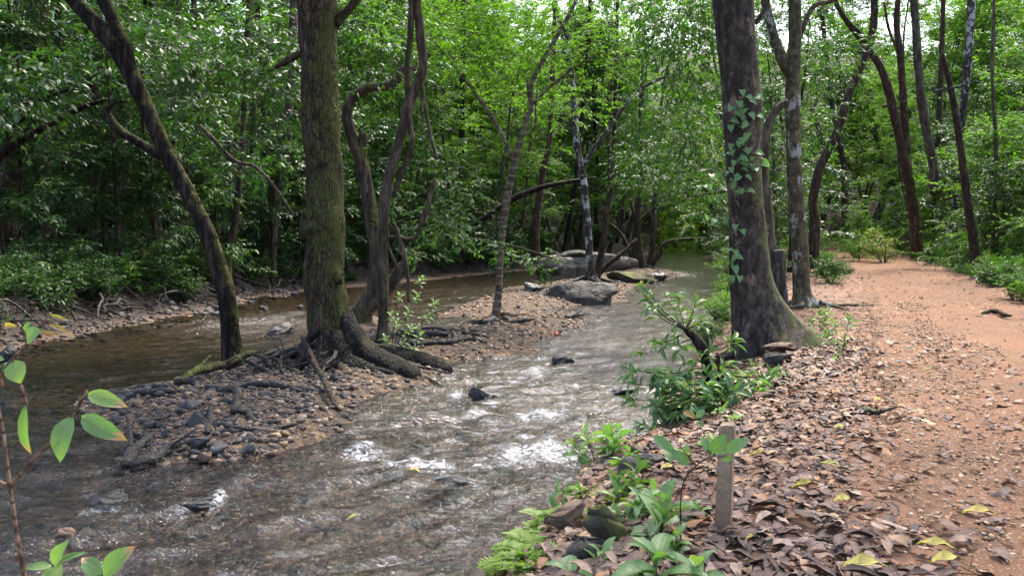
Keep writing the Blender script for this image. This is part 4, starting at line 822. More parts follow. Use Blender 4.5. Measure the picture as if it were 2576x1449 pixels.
# airy light green crowns above the middle of the stream
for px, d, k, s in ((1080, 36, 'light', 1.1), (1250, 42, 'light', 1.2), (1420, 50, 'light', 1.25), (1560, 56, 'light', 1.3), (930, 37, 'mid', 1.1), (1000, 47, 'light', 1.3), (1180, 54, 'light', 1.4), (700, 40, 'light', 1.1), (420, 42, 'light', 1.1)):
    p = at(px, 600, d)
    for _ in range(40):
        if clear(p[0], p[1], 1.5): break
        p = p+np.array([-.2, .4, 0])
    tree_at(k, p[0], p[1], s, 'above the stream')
for x, y in poisson(26, (-12, 36, 50, 84), 3.2, m=1.2, seen=[]): tree_at(rng.choice(['light', 'light', 'mid']), x, y, rng.uniform(1.45, 1.95), 'closing the view upstream')
# right bank between stream and track, and beyond the bend
for px, d, k, s in ((1760, 30, 'dark', .8), (1800, 40, 'mid', .9), (1880, 34, 'big_dark', .8), (1960, 40, 'mid', .95), (1990, 30, 'dark', .75), (1720, 58, 'light', 1.1), (1850, 62, 'light', 1.1), (1950, 60, 'mid', 1.1), (2060, 66, 'light', 1.2), (2180, 70, 'light', 1.3), (1780, 78, 'light', 1.4)):
    p = at(px, 600, d)
    for _ in range(40):
        if clear(p[0], p[1], .9): break
        p = p+np.array([.12, .3, 0])
    tree_at(k, p[0], p[1], s, 'between stream and track')
for x, y in poisson(26, (15, 44, 22, 50), 3.4, m=1.6, seen=taken): tree_at(rng.choice(['mid', 'light', 'bush', 'light']), x, y, rng.uniform(.75, 1.1), 'on the right slope')
for x, y in poisson(22, (22, 60, 48, 84), 4.2, m=1.2, seen=taken): tree_at(rng.choice(['mid', 'light', 'light']), x, y, rng.uniform(1.1, 1.5), 'far up the slope')
# high crowns of the big trees, above the picture: they keep the far side of the stream in shade
for t, kk, dz_, s in ((t1, 'dark', 5.5, 1.2), (t2, 'big_dark', 7.5, 1.3), (t3b, 'mid', 8, 1.0), (t7, 'mid', 9.5, 1.1)):
    c = obj('crown', KIND[kk][1], t); c.location = (0, 0, dz_); c.scale = (s, s, s*.6)
# big-leaved sprays hanging into the picture from the leaning tree and its neighbours
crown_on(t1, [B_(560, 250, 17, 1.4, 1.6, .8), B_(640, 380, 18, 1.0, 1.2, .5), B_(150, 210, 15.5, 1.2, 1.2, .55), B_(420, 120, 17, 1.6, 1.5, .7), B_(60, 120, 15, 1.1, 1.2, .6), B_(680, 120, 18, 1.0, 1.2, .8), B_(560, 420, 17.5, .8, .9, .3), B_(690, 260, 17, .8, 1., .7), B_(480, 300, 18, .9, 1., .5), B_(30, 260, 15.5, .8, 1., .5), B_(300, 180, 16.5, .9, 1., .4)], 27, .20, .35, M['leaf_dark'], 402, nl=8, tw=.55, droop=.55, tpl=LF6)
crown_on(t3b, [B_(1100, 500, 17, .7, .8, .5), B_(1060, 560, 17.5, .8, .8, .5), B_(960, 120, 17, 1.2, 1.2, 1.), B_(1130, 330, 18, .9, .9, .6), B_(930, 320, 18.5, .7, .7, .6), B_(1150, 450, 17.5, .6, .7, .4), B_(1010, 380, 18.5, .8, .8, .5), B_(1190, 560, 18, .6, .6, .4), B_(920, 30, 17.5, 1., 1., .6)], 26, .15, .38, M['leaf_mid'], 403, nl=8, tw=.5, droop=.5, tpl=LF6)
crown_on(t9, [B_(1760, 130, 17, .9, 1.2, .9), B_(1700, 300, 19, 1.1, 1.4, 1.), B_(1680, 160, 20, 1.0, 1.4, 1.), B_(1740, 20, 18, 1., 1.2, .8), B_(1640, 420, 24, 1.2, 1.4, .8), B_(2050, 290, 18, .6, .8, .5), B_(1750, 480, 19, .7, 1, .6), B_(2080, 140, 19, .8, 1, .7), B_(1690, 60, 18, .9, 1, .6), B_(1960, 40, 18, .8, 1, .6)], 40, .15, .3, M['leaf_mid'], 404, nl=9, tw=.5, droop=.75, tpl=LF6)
tw_ = thing('drooping_bough', 'pale leafy bough hanging between the slim grey and ringed trees', 'bough', at(1130, 520, 18.5))
P, rr = pxline([(1000, 560, 8), (1060, 545, 7), (1130, 530, 6), (1210, 560, 4)], 18.5); obj('limb', tri_mesh('limb', *tube(P-np.array(tw_.location), rr, 7, 3, .1), [M['bark_brown']]), tw_)
obj('foliage', blob_crown('foliage', [B_(1130, 560, 18.5, .7, .7, .5), B_(1060, 610, 18.5, .6, .6, .4), B_(1190, 600, 19, .5, .6, .35), B_(1110, 440, 18.5, .6, .7, .4), B_(1030, 500, 18.8, .5, .6, .4)], 34, .16, .38, M['leaf_fresh'], 407, nl=8, tw=.45, droop=.6, tpl=LF6, org=np.array(tw_.location)), tw_)
tw_ = thing('overhanging_bough', 'leafy bough drooping over the water behind the ringed tree', 'bough', at(1320, 640, 30))
P, rr = pxline([(1180, 600, 8), (1240, 610, 7), (1310, 625, 6), (1390, 650, 4)], 30); obj('limb', tri_mesh('limb', *tube(P-np.array(tw_.location), rr, 7, 3, .1), [M['bark_brown']]), tw_)
obj('foliage', blob_crown('foliage', [B_(1300, 640, 30, 1.0, .9, .5), B_(1370, 650, 30, .6, .6, .4), B_(1240, 620, 30, .7, .7, .4), B_(1350, 690, 29.5, .4, .4, .35)], 26, .2, .3, M['leaf_mid'], 405, nl=8, tw=.5, droop=.7, tpl=LF6, org=np.array(tw_.location)), tw_)
tw_ = thing('rusty_bough', 'sunlit bough with rust tinted young leaves over the upstream water', 'bough', at(1770, 480, 30))
P, rr = pxline([(1830, 480, 9), (1780, 488, 7), (1730, 500, 5), (1700, 515, 3)], 30); obj('limb', tri_mesh('limb', *tube(P-np.array(tw_.location), rr, 7, 3, .1), [M['bark_brown']]), tw_)
obj('foliage', blob_crown('foliage', [B_(1790, 430, 30, .7, 1, .9), B_(1750, 540, 30, .7, 1, .7), B_(1800, 360, 31, .6, 1, .6)], 22, .12, .36, M['leaf_red'], 406, nl=9, tw=.5, droop=.4, tpl=LF6, org=np.array(tw_.location)), tw_)

# shrubs
SL = {'dark': 'dark leafy shrub', 'mid': 'mid green leafy shrub', 'low': 'low spreading shrub', 'light': 'light green leafy shrub', 'rusty': 'rusty leaved pale shrub'}
def shrub_at(kind, x, y, s, where): return plant('shrub', SL[kind]+' '+where, 'shrub', SHRUB[kind], x, y, s*rng.uniform(.85, 1.15), rng.uniform(0, 6.3), 'shrubs '+where, parts=('stem', 'foliage'))
tk = []
for x, y in poisson(22, (-30, 3, 22, 40), 2.0, m=2.0, seen=tk):
    shrub_at(rng.choice(['dark', 'mid', 'low', 'low']), x, y, rng.uniform(.7, 1.2) if y > 28 else rng.uniform(.5, .8), 'on the far bank floor')
for x, y in poisson(16, (-34, 16, 38, 62), 3.2, m=1.0, seen=tk): shrub_at(rng.choice(['dark', 'mid', 'mid']), x, y, rng.uniform(1.3, 2.1), 'deep in the far woods')
for x, y in poisson(38, (10, 38, 12, 46), 1.6, m=.35, seen=tk):
    pd, sd = line_d(PATH, np.array([x]), np.array([y]))
    if sd[0] < 0 and y < 22: continue
    if sd[0] > 0: shrub_at(rng.choice(['mid', 'low', 'low', 'light']), x, y, rng.uniform(.5, 1.), 'on the right slope')
    else: shrub_at(rng.choice(['mid', 'low']), x, y, rng.uniform(.6, .95), 'between track and stream')
for x, y in poisson(20, (14, 48, 44, 76), 2.4, m=.3, seen=tk): shrub_at(rng.choice(['light', 'light', 'mid', 'rusty']), x, y, rng.uniform(.9, 1.6), 'beyond the track bend')
for px, py, d, k, s, lab in ((2230, 560, 38, 'rusty', 1.3, 'pale shrub with rusty leaves on the mossy bank at the track bend'), (2160, 570, 44, 'light', 1.5, 'bright sunlit shrub where the track bends away'), (2090, 690, 24, 'mid', .8, 'small green shrub left of the track beyond the lichen tree'), (2075, 640, 27, 'low', 1.2, 'low shrub at the foot of the forked dark tree'), (2560, 730, 18.5, 'mid', .8, 'green shrub at the right frame edge of the track'), (2520, 690, 23, 'low', 1.2, 'spreading shrub at the foot of the slope near the leaning pole')):
    p = at(px, py, d); plant('shrub', lab, 'shrub', SHRUB[k], p[0], p[1], s, rng.uniform(0, 6), None, parts=('stem', 'foliage'))

Lq = np.array(gxy([(-80, 905), (0, 892), (150, 855), (300, 822), (560, 776), (650, 750), (760, 736), (1000, 712), (1200, 692), (1380, 676)])); sq = np.r_[0, np.cumsum(np.linalg.norm(np.diff(Lq, axis=0), axis=1))]
for k in range(92):
    u = (k+rng.uniform(0, 1))/92*sq[-1]; i0 = min(np.searchsorted(sq, u, 'right')-1, len(Lq)-2); td = nrm(Lq[i0+1]-Lq[i0]); p = np.array([np.interp(u, sq, Lq[:, 0]), np.interp(u, sq, Lq[:, 1])])+np.array([-td[1], td[0]])*rng.uniform(1.15, 2.9)
    shrub_at(rng.choice(['dark', 'low', 'dark', 'mid']), p[0], p[1], rng.uniform(.45, .85)*(1+.012*p[1]), 'overhanging the far bank edge')
for k, (px, d, kd) in enumerate(((250, 24, 'droop'), (400, 25, 'big_dark'), (560, 27, 'droop'), (700, 30, 'big_dark'), (830, 33, 'droop'), (980, 36, 'big_dark'), (1100, 39, 'droop'), (130, 23, 'big_dark'), (1290, 43, 'droop'), (20, 21, 'droop'))):
    p = at(px, 600, d)
    for _ in range(40):
        if clear(p[0], p[1], 1.3): break
        p = p+np.array([-.2, .3, 0])
    tree_at(kd, p[0], p[1], rng.uniform(.6, .85), 'leaning over the far water')
k_ = 0
for s in np.linspace(0, 1, 22):
    W_l = np.array(gxy([(1815, 790), (1825, 745), (1825, 700), (1815, 675), (1800, 655)])); t_ = s*(len(W_l)-1); i0 = min(int(t_), len(W_l)-2); p = W_l[i0]*(1-t_+i0)+W_l[i0+1]*(t_-i0)+np.array([rng.uniform(.3, 1.1), rng.normal(0, .5)])
    if look(GP, p[0], p[1]) > .3: shrub_at(['mid', 'low', 'light', 'dark', 'rusty'][k_ % 5], p[0], p[1], rng.uniform(.7, 1.2), 'lining the right water edge'); k_ += 1
for x, y in poisson(28, (10.5, 26, 22, 50), 1.0, m=.12, seen=[]):
    if look(GP, x, y) < 1.3: shrub_at(rng.choice(['low', 'mid', 'light', 'low']), x, y, rng.uniform(.45, .8), 'hugging the track')
for k, (x, y) in enumerate([(21.6, 47.5), (22.8, 47), (24, 46.5), (22, 49.5), (23.4, 49), (25, 48.5), (21.8, 51.5), (23.5, 51.5), (25.5, 50.8)]): shrub_at(['light', 'light', 'rusty'][k % 3], x, y, rng.uniform(1., 1.5), 'on the track bend mound')

for k in range(36):
    y = rng.uniform(13, 44); q = np.interp(y, [p[1] for p in PATH], [p[0] for p in PATH]); x = q+PATH_HW*1.12+rng.uniform(.1, 1.7)
    shrub_at(rng.choice(['low', 'mid', 'low', 'light']), x, y, rng.uniform(.5, .95), 'crowding the track edge')
n = 3400; y = rng.uniform(9, 46, n); x = np.interp(y, [p[1] for p in PATH], [p[0] for p in PATH])+PATH_HW*1.1+rng.uniform(.05, 4.5, n)**1.0; h, I = hfun(x, y, True); k = I['pe'] > .12+.2*I['n2']; x, y, h = x[k], y[k], h[k]
Bc = np.stack([x, y, h+.02], 1); V, T_, rn = twig_leaves(Bc, rng.normal(0, .5, (len(x), 3))*np.array([1, 1, .2])+np.array([0, 0, .9]), rng.uniform(.15, .6, len(x)), 8, .13, .42, .25, LF4, rng)
tag(obj('undergrowth', tri_mesh('undergrowth', V, T_, [M['leaf_mid']], smooth=False, attrs={'rnd': rn})), 'leafy undergrowth spilling onto the right edge of the track', 'undergrowth', kind='stuff')

for k, (x, y) in enumerate([(12, 88), (14.5, 84), (15.5, 92), (18, 98), (20.5, 99), (23, 96), (25, 91), (24, 100), (11, 82), (13, 95), (26.5, 86), (21.5, 103), (17, 103), (22.5, 81), (24, 76)]): tree_at(['wispy', 'bush', 'droop'][k % 3], x, y, rng.uniform(1.1, 1.6), 'closing the far water')
for k, (x, y) in enumerate([(22.3, 47.5), (24.3, 46.5), (22.6, 50.5), (25.5, 49.5), (24, 53), (15.6, 44), (16.6, 49), (16.3, 40), (17.2, 55)]): tree_at('bush', x, y, rng.uniform(.42, .6), 'at the track bend')

for px, d, s in ((1790, 15.5, .5), (1806, 17.5, .6), (1822, 19.5, .6), (1840, 21.5, .7), (1770, 13.6, .4), (1850, 24, .7)):
    p = at(px, 700, d)
    for _ in range(30):
        if look(GC, p[0], p[1]) > .18: break
        p = p+np.array([.06, 0, 0])
    shrub_at('mid' if d < 18 else 'light', p[0], p[1], s, 'at the right water edge')
for k, (px, d, s) in enumerate(((2060, 58, 1.5), (2130, 66, 1.7), (2200, 60, 1.6), (2260, 70, 1.8), (2330, 58, 1.5), (2400, 66, 1.7), (2470, 56, 1.5), (2540, 62, 1.6), (2300, 50, 1.3), (2520, 46, 1.2), (2110, 52, 1.3), (2450, 74, 1.9), (2370, 80, 2.), (2180, 80, 2.), (2040, 78, 1.9), (2570, 74, 1.9))):
    p = at(px, 600, d)
    if look(GP, p[0], p[1]) > .8 and d > 56: tree_at('light', p[0], p[1], s*.92, 'high on the bright slope')
for k, (px, d, s) in enumerate(((20, 48, 1.5), (120, 56, 1.7), (210, 50, 1.5), (330, 58, 1.7), (430, 52, 1.6), (540, 60, 1.8), (640, 52, 1.6), (740, 60, 1.8), (860, 56, 1.7), (-60, 56, 1.7))):
    p = at(px, 600, d); tree_at(['light', 'mid'][k % 2], p[0], p[1], s, 'high behind the far bank')

# ground cover and the forest mass behind everything
n = 8000; x = rng.uniform(-30, 8, n); y = rng.uniform(14, 50, n); h, I = hfun(x, y, True); k = (I['dl'] > 1.1) & (I['n1']+.5*I['n2'] > -.15); x, y, h = x[k], y[k], h[k]
Bc = np.stack([x, y, h+.02], 1); V, T_, rn = twig_leaves(Bc, rng.normal(0, .5, (len(x), 3))*np.array([1, 1, .2])+np.array([0, 0, .9]), rng.uniform(.15, .5, len(x)), 7, .13, .42, .2, LF4, rng)
tag(obj('undergrowth', tri_mesh('undergrowth', V, T_, [M['leaf_mid']], smooth=False, attrs={'rnd': rn})), 'low green undergrowth covering the floor of the far bank', 'undergrowth', kind='stuff')
n = 5200; x = rng.uniform(8, 46, n); y = rng.uniform(12, 64, n); h, I = hfun(x, y, True); k = (I['dr'] > .5) & (I['pe'] > .1+.25*I['n2']) & ((I['side'] > 0) | (y > 17)) & (I['n1']+.5*I['n2'] > -.35); x, y, h = x[k], y[k], h[k]
Bc = np.stack([x, y, h+.02], 1); V, T_, rn = twig_leaves(Bc, rng.normal(0, .5, (len(x), 3))*np.array([1, 1, .2])+np.array([0, 0, .9]), rng.uniform(.12, .45, len(x)), 7, .12, .42, .2, LF4, rng)
tag(obj('undergrowth', tri_mesh('undergrowth', V, T_, [M['leaf_mid']], smooth=False, attrs={'rnd': rn})), 'low green undergrowth on the slope right of the track', 'undergrowth', kind='stuff')
n = 30000; ang = rng.uniform(-.75, .75, n); dist = rng.uniform(78, 104, n); x = dist*np.sin(ang)*1.25; y = dist*np.cos(ang); zr = rng.uniform(0, 1, n)**1.2*(19+5*fbm2(ang*9, dist*.05, 71, 3)); z = hfun(x, y)+.3+zr
kk = fbm(np.stack([x, y, z], 1)*.22, 72, 3) > -.4; kk &= ~((np.abs(ang-.42) < .22) & (zr > 9+6*fbm2(ang*14, dist*.1, 73, 2)))
Bc = np.stack([x, y, z], 1)[kk]
V, T_, rn = twig_leaves(Bc, rng.normal(0, 1, Bc.shape)*np.array([1, 1, .5]), rng.uniform(.8, 1.6, len(Bc)), 6, .5, .55, .3, LF4, rng)
tag(obj('forest', tri_mesh('forest', V, T_, [M['leaf_light']], smooth=False, attrs={'rnd': rn})), 'distant light green forest closing the view behind the stream and track', 'forest', kind='stuff')

# ------------------------------------------------------------------ rocks
def rock_mesh(seed, rx, ry, rz, rough=.22, ico=None, facet=.0):
    v, f = ico or ICO4; q = v.copy()
    if facet:
        r = np.random.default_rng(seed)
        for _ in range(16):
            n_ = nrm(r.normal(size=3)); d = r.uniform(.38, .72); k = q@n_ > d; q[k] -= np.outer((q[k]@n_-d)*facet, n_)
    q = q*(1.3+rough*1.3*fbm(v*1.6+seed*3.1, seed, 3)-.16*np.abs(fbm(v*3.5, seed+9, 3)))[:, None]
    return q*np.array([rx, ry, rz]), f
def rock(name, label, px, py, wpx, hpx, material, seed, depth=.75, up=0., z=None, group=None, facet=.8, rough=.2, ico=None, cat='rock', tilt=0.):
    """px, py: middle of its waterline or foot; wpx, hpx: seen width and height"""
    g = G(px, py, 0. if z is None else z)
    if z is None:
        for _ in range(3): g = G(px, py, max(hz(g[0], g[1]), -.02))
    d = g[1]; rx = wpx/2/F*d; rz = hpx/F*d*.62; V, f = rock_mesh(seed, rx, rx*depth, rz*1.25, rough, ico, facet)
    o = obj(name, tri_mesh(name, V, f, [material], smooth=False), None, (g[0], g[1]+rx*depth*.6, g[2]+rz*(.3 if g[2] < .05 else .1)+up)); o.rotation_euler = (0, tilt, .35*math.sin(seed*1.7))
    return tag(o, label, cat, group)
for lab, px, py, w_, h_, m_, kw in [
    ('black wet boulder standing alone in midstream', 1411, 915, 62, 30, 'rock_wet', {}), ('low black wet rock splitting the riffle in midstream', 1212, 1003, 84, 26, 'rock_wet', {}),
    ('dark rock low in the water below the bank shrub', 1572, 990, 66, 20, 'rock_wet', {}), ('rounded dark boulder at the foot of the leafy bank', 1618, 1195, 128, 58, 'rock_grey', {'facet': .4}),
    ('small knobbly dark rock above the rounded bank boulder', 1640, 1140, 52, 36, 'rock_wet', {}), ('reddish black wet stone at the end of the white riffle', 1450, 1178, 52, 18, 'rock_wet', {}),
    ('dark stone breaking the surface left of the bank saplings', 1456, 1063, 64, 16, 'rock_wet', {}), ('wet slaty rock parting the water at lower left', 255, 1275, 112, 40, 'rock_wet', {}),
    ('reddish brown block in the water at lower left', 160, 1362, 62, 44, 'rock_brown', {}), ('dark rock under the lower riffle left of centre', 490, 1282, 104, 26, 'rock_wet', {}), ('black rock just awash below the riffle', 1150, 1220, 90, 16, 'rock_wet', {}),
    ('dark flat rock in the far channel', 702, 842, 72, 30, 'rock_wet', {}), ('small grey rock in the far channel', 662, 780, 34, 12, 'rock_grey', {}), ('second small grey rock nearer the far trees', 752, 775, 20, 12, 'rock_grey', {}),
    ('broad grey boulder with green patches at the shingle end', 1468, 768, 190, 52, 'rock_grey', {'depth': .6}), ('black rock at the back of the shingle', 1342, 735, 66, 26, 'rock_wet', {}), ('grey low rock in front of the white patched tree', 1400, 745, 90, 24, 'rock_grey', {}),
    ('large pale bare rock slab across the far water', 1470, 690, 215, 56, 'rock_pale', {'depth': .5, 'facet': .3, 'ico': ICO4}), ('brown hump on the pale rock slab', 1440, 642, 110, 14, 'rock_grey', {'z': 1.0}),
    ('mossy boulder under the fan of stems', 1590, 708, 112, 34, 'rock_moss', {}), ('dark root bound rock below the fan of stems', 1650, 702, 90, 24, 'rock_wet', {}),
    ('mossy green rock among seedlings on the near bank', 1536, 1385, 100, 92, 'rock_moss', {'tilt': -.5, 'up': .1}), ('brown slab lying on the near bank', 1425, 1340, 130, 40, 'rock_brown', {'tilt': -.35, 'up': .08}), ('grey flat stone with ochre edge at the bottom of the bank', 1478, 1432, 150, 62, 'rock_grey', {'tilt': -.2, 'up': .07}),
    ('round brown stone beside the mossy rock', 1580, 1370, 50, 40, 'rock_brown', {'up': .06}), ('brown stone at the flared foot of the vine clad tree', 1952, 922, 70, 32, 'rock_grey', {'up': .07}), ('flat stone on top of the pile by the vine clad tree', 1965, 895, 80, 20, 'rock_brown', {'up': .09}), ('tan stone right of the pile by the vine clad tree', 1990, 908, 36, 18, 'rock_brown', {'up': .06}),
    ('rounded tan stone near the post', 1715, 1190, 60, 30, 'rock_brown', {}), ('flat brown stone behind the post', 1790, 1190, 60, 22, 'rock_moss', {}), ('long flat stone half buried in the bank', 2010, 1030, 80, 22, 'rock_brown', {}), ('slanting slab at the foot of the bank shrub', 1925, 1005, 70, 26, 'rock_brown', {}),
    ('black block at the left frame edge of the far shore', 8, 912, 66, 44, 'rock_wet', {})]:
    rock('boulder' if w_ > 90 else 'rock', lab, px, py, w_, h_, M[m_], int(px*3+py) % 991, **kw)
# stones of the near gravel bar one can pick out
k = 0
for lab, px, py, w_, h_, m_ in [('slate block on the near gravel bar', 466, 1032, 62, 34, 'stone_dark'), ('upright dark stone in the middle of the near bar', 488, 1072, 52, 42, 'stone_dark'), ('long slate slab at the water edge of the near bar', 492, 1118, 78, 24, 'stone_dark'), ('blocky dark stone beside the long slate slab', 538, 1138, 76, 26, 'stone_dark'), ('round blue black stone at the near bar water line', 622, 1138, 56, 22, 'stone_dark'),
    ('cream angular stone on the left of the near bar', 342, 1035, 34, 28, 'rock_brown'), ('tan boulderlet behind the branch on the near bar', 700, 975, 32, 20, 'rock_brown'), ('egg shaped dark stone near the forked root', 417, 1100, 30, 22, 'stone_dark'), ('brown rounded stone half in the water', 512, 1150, 44, 18, 'rock_brown'), ('grey stone tucked under the long root', 672, 1000, 40, 24, 'stone_dark')]:
    rock('stone', lab, px, py, w_, h_, M[m_], int(px*7+py) % 977, cat='stone', ico=ICO3, facet=1., rough=.12)
stone_meshes = [tri_mesh('stone', *rock_mesh(700+q, 1, .75, .55, .14, ICO2, 1.), [M['stone']], smooth=(q % 3 == 0)) for q in range(8)]
stone_meshes_d = [tri_mesh('stone', *rock_mesh(720+q, 1, .8, .55, .14, ICO2, 1.), [M['stone_dark']], smooth=False) for q in range(6)]
def stones(n, box, test, smin, smax, label, group, meshes, power=1.6):
    x, y, h = scatter(n*60, box, test); x, y, h = x[:n], y[:n], h[:n]
    for a, b, c in zip(x, y, h):
        s = smin+(smax-smin)*rng.uniform()**power; o = obj('stone', meshes[rng.integers(len(meshes))], None, (a, b, c+s*.2)); o.scale = (s, s*rng.uniform(.8, 1.2), s*rng.uniform(.8, 1.2)); o.rotation_euler = (rng.normal(0, .3), rng.normal(0, .3), rng.uniform(0, 6.3)); tag(o, label, 'stone', group)
stones(190, (-5.6, -1.5, 8.2, 12.5), lambda x, y, h, I_: (I_['da'] > -.05) & (h > -.02), .035, .105, 'small river stone lying on the near gravel bar', 'stones of the near gravel bar', stone_meshes+stone_meshes_d[:4])
stones(40, (-2.2, 2, 13, 22), lambda x, y, h, I_: (I_['da'] > -.05) & (h > 0), .04, .09, 'small river stone on the gravel around the ringed tree', 'stones of the middle gravel bar', stone_meshes)
stones(110, (-12, -5, 13, 30), lambda x, y, h, I_: (I_['dl'] > -.35) & (I_['dl'] < 1.2) & (h > -.12), .06, .2, 'dark stone on the far shore below the root tangle', 'stones of the far shore', stone_meshes_d)
stones(26, (-8, 0, 5.5, 12), lambda x, y, h, I_: (I_['D'] < -.3), .08, .22, 'dark cobble lying under water on the stream bed', 'cobbles of the stream bed', stone_meshes_d)
stones(20, (.3, 5, 5, 14), lambda x, y, h, I_: (I_['dr'] > .05) & (I_['dr'] < .7), .04, .11, 'brown stone in the eroded edge of the near bank', 'stones of the near bank', stone_meshes)

# ------------------------------------------------------------------ roots and sticks
for k, (pts, m_) in enumerate([([(147, 1032, 10), (212, 1003, 14), (290, 998, 13), (354, 996, 14), (440, 992, 13)], 'root'), ([(515, 980, 13), (581, 984, 14), (603, 1002, 15), (592, 1035, 15), (622, 1053, 14), (657, 1068, 11), (707, 1075, 8)], 'root'),
    ([(586, 976, 12), (650, 974, 13), (720, 976, 13), (798, 992, 12)], 'root'), ([(531, 1070, 11), (581, 1080, 11), (657, 1086, 10), (753, 1096, 6)], 'root'), ([(520, 1092, 12), (525, 1065, 12), (533, 1025, 10)], 'root'), ([(205, 1020, 8), (300, 985, 9), (380, 978, 10), (450, 975, 8)], 'root'),
    ([(555, 1010, 9), (600, 1020, 8), (640, 1045, 8), (690, 1020, 7)], 'root'), ([(540, 1060, 9), (580, 1062, 9), (600, 1045, 7)], 'root'), ([(340, 1075, 9), (380, 1068, 10), (420, 1078, 8)], 'root')]):
    P, rr = ground_line(pts); root_part(t1 if k in (0, 1, 5) else t2, P, rr, M[m_], k)
for k, pts in enumerate([[(1178, 802, 8), (1238, 800, 12), (1290, 798, 9), (1334, 792, 6)], [(1041, 828, 8), (1122, 833, 9), (1180, 842, 8), (1233, 853, 5)], [(1102, 873, 10), (1142, 863, 10), (1137, 838, 9)], [(1250, 806, 12), (1215, 815, 10), (1175, 812, 8)], [(1262, 806, 10), (1300, 812, 9), (1345, 806, 6)]]):
    P, rr = ground_line(pts); root_part(t4, P, rr, M['root'] if k else M['root_pale'], 30+k)
for k, pts in enumerate([[(900, 870, 12), (965, 852, 14), (1040, 850, 14), (1127, 850, 9)], [(905, 845, 16), (925, 860, 14), (960, 868, 10)], [(890, 880, 10), (960, 882, 12), (1030, 878, 9)], [(1000, 870, 9), (1060, 880, 8), (1110, 868, 6)], [(940, 895, 10), (915, 905, 9), (890, 900, 6)], [(970, 895, 10), (1000, 905, 9), (1040, 900, 6)]]):
    P, rr = ground_line(pts, .25, .8); root_part(t3b, P, rr, M['root'], 40+k)
for k, (x0, y0, tr) in enumerate([(t7.location.x, t7.location.y, t7)]*5+[(t9.location.x, t9.location.y, t9)]*5+[(t5.location.x, t5.location.y, t5)]*6+[(t6.location.x, t6.location.y, t6)]*7):
    a = (k*2.399) % 6.28; P, rr = wander(x0+.3*math.cos(a), y0+.3*math.sin(a), a, rng.uniform(.7, 1.8), .05 if k < 10 else .08, 800+k, .3, rise=.12); root_part(tr, P, rr, M['bark_pink'] if k < 5 else M['bark_lichen'] if k < 10 else M['root'], k)
def stick(name, label, pts, m_, z=.2, lift=1., group=None, tilt=None):
    P, rr = ground_line(pts, z, lift)
    if tilt: P[:, 2] += np.linspace(tilt[0], tilt[1], len(P))
    c = P[0].copy(); t = thing(name, label, 'branch', c, group); V, T_ = tube(P-c, rr, 9, 2, .2, 4, len(label), ridge=.05); obj('stick', tri_mesh('stick', V, T_, [m_]), t)
    r = np.random.default_rng(len(label)); k = 0
    for q in (.35, .65):
        i0 = int(q*(len(P)-1)); d = nrm(P[min(i0+1, len(P)-1)]-P[i0]); e = P[i0]-c; tip = e+(d+r.normal(0, .4, 3)+np.array([0, 0, .2]))*rr[i0]*r.uniform(3, 6)
        obj('side_twig', tri_mesh('side_twig', *tube(np.array([e, (e+tip)/2+r.normal(0, .01, 3), tip]), [rr[i0]*.45, rr[i0]*.35, rr[i0]*.2], 6, 3), [m_]), t)
    return t
stick('fallen_branch', 'straight broken branch propped on the near gravel bar', [(445, 972, 13), (500, 955, 15), (570, 938, 14), (644, 911, 12)], M['bark_brown'], tilt=(.02, .12))
stick('driftwood_branch', 'black forked driftwood at the tip of the near gravel bar', [(315, 1183, 20), (344, 1148, 22), (384, 1111, 18)], M['root'])
stick('driftwood_branch', 'second driftwood limb crossing the forked one at the bar tip', [(328, 1177, 14), (384, 1156, 16), (435, 1146, 14), (467, 1134, 9)], M['root'])
stick('driftwood_branch', 'flat sodden log half under water at the bar tip', [(340, 1178, 14), (384, 1172, 24), (445, 1185, 8)], M['root'], lift=.4)
stick('driftwood_branch', 'thin driftwood beside the forked limb in the shallows', [(290, 1150, 7), (322, 1130, 9), (330, 1118, 9), (365, 1112, 6)], M['root'])
stick('dead_branch', 'pale bare branch leaning down from the massive trunk to the water', [(758, 888, 10), (788, 939, 10), (815, 990, 9), (854, 1040, 8)], M['root_bank'], tilt=(.25, .0))
stick('dead_branch', 'dark stick crossing the gravel right of the massive trunk', [(1102, 873, 8), (1180, 880, 7), (1225, 876, 5)], M['root'])
stick('dead_branch', 'driftwood stick at the far point of the gravel bar', [(1420, 803, 7), (1460, 797, 8), (1492, 790, 6)], M['root'])
stick('dead_branch', 'short dark log lying in leaf litter beside the track', [(2148, 1038, 11), (2180, 1040, 13), (2225, 1044, 12)], M['stump'])
stick('dead_branch', 'bare pale twig on the leaf litter', [(2048, 960, 5), (2110, 945, 5), (2190, 905, 4)], M['root_bank'])
stick('dead_branch', 'stick at the right edge of the track', [(2470, 792, 5), (2500, 790, 8), (2545, 800, 7)], M['bark_brown'])
# tangle of dead twigs heaped at the foot of the massive trunk
tg = thing('twig_heap', 'heap of bare dead twigs and broken roots against the massive trunk', 'twigs', at(740, 935, 12.9))
r = np.random.default_rng(88)
for k in range(46):
    p0 = at(r.uniform(660, 860), r.uniform(905, 960), 12.6+r.uniform(-.5, .3)); p1 = p0+np.array([r.normal(0, .45), r.normal(0, .2), r.uniform(-.05, .38)]); p1[2] = max(p1[2], hz(p1[0], p1[1])); p0[2] = max(hz(p0[0], p0[1])-.02, p0[2]-.25)
    mid_ = (p0+p1)/2+r.normal(0, .06, 3); r_ = r.uniform(.007, .018) if k > 16 else r.uniform(.025, .05); c = np.array(tg.location)
    obj('twig', tri_mesh('twig', *tube(np.array([p0, mid_, p1])-c, [r_, r_*.8, r_*.4], 6, 3, .15), [M['root_bank'] if k % 3 == 0 else M['root']]), tg)
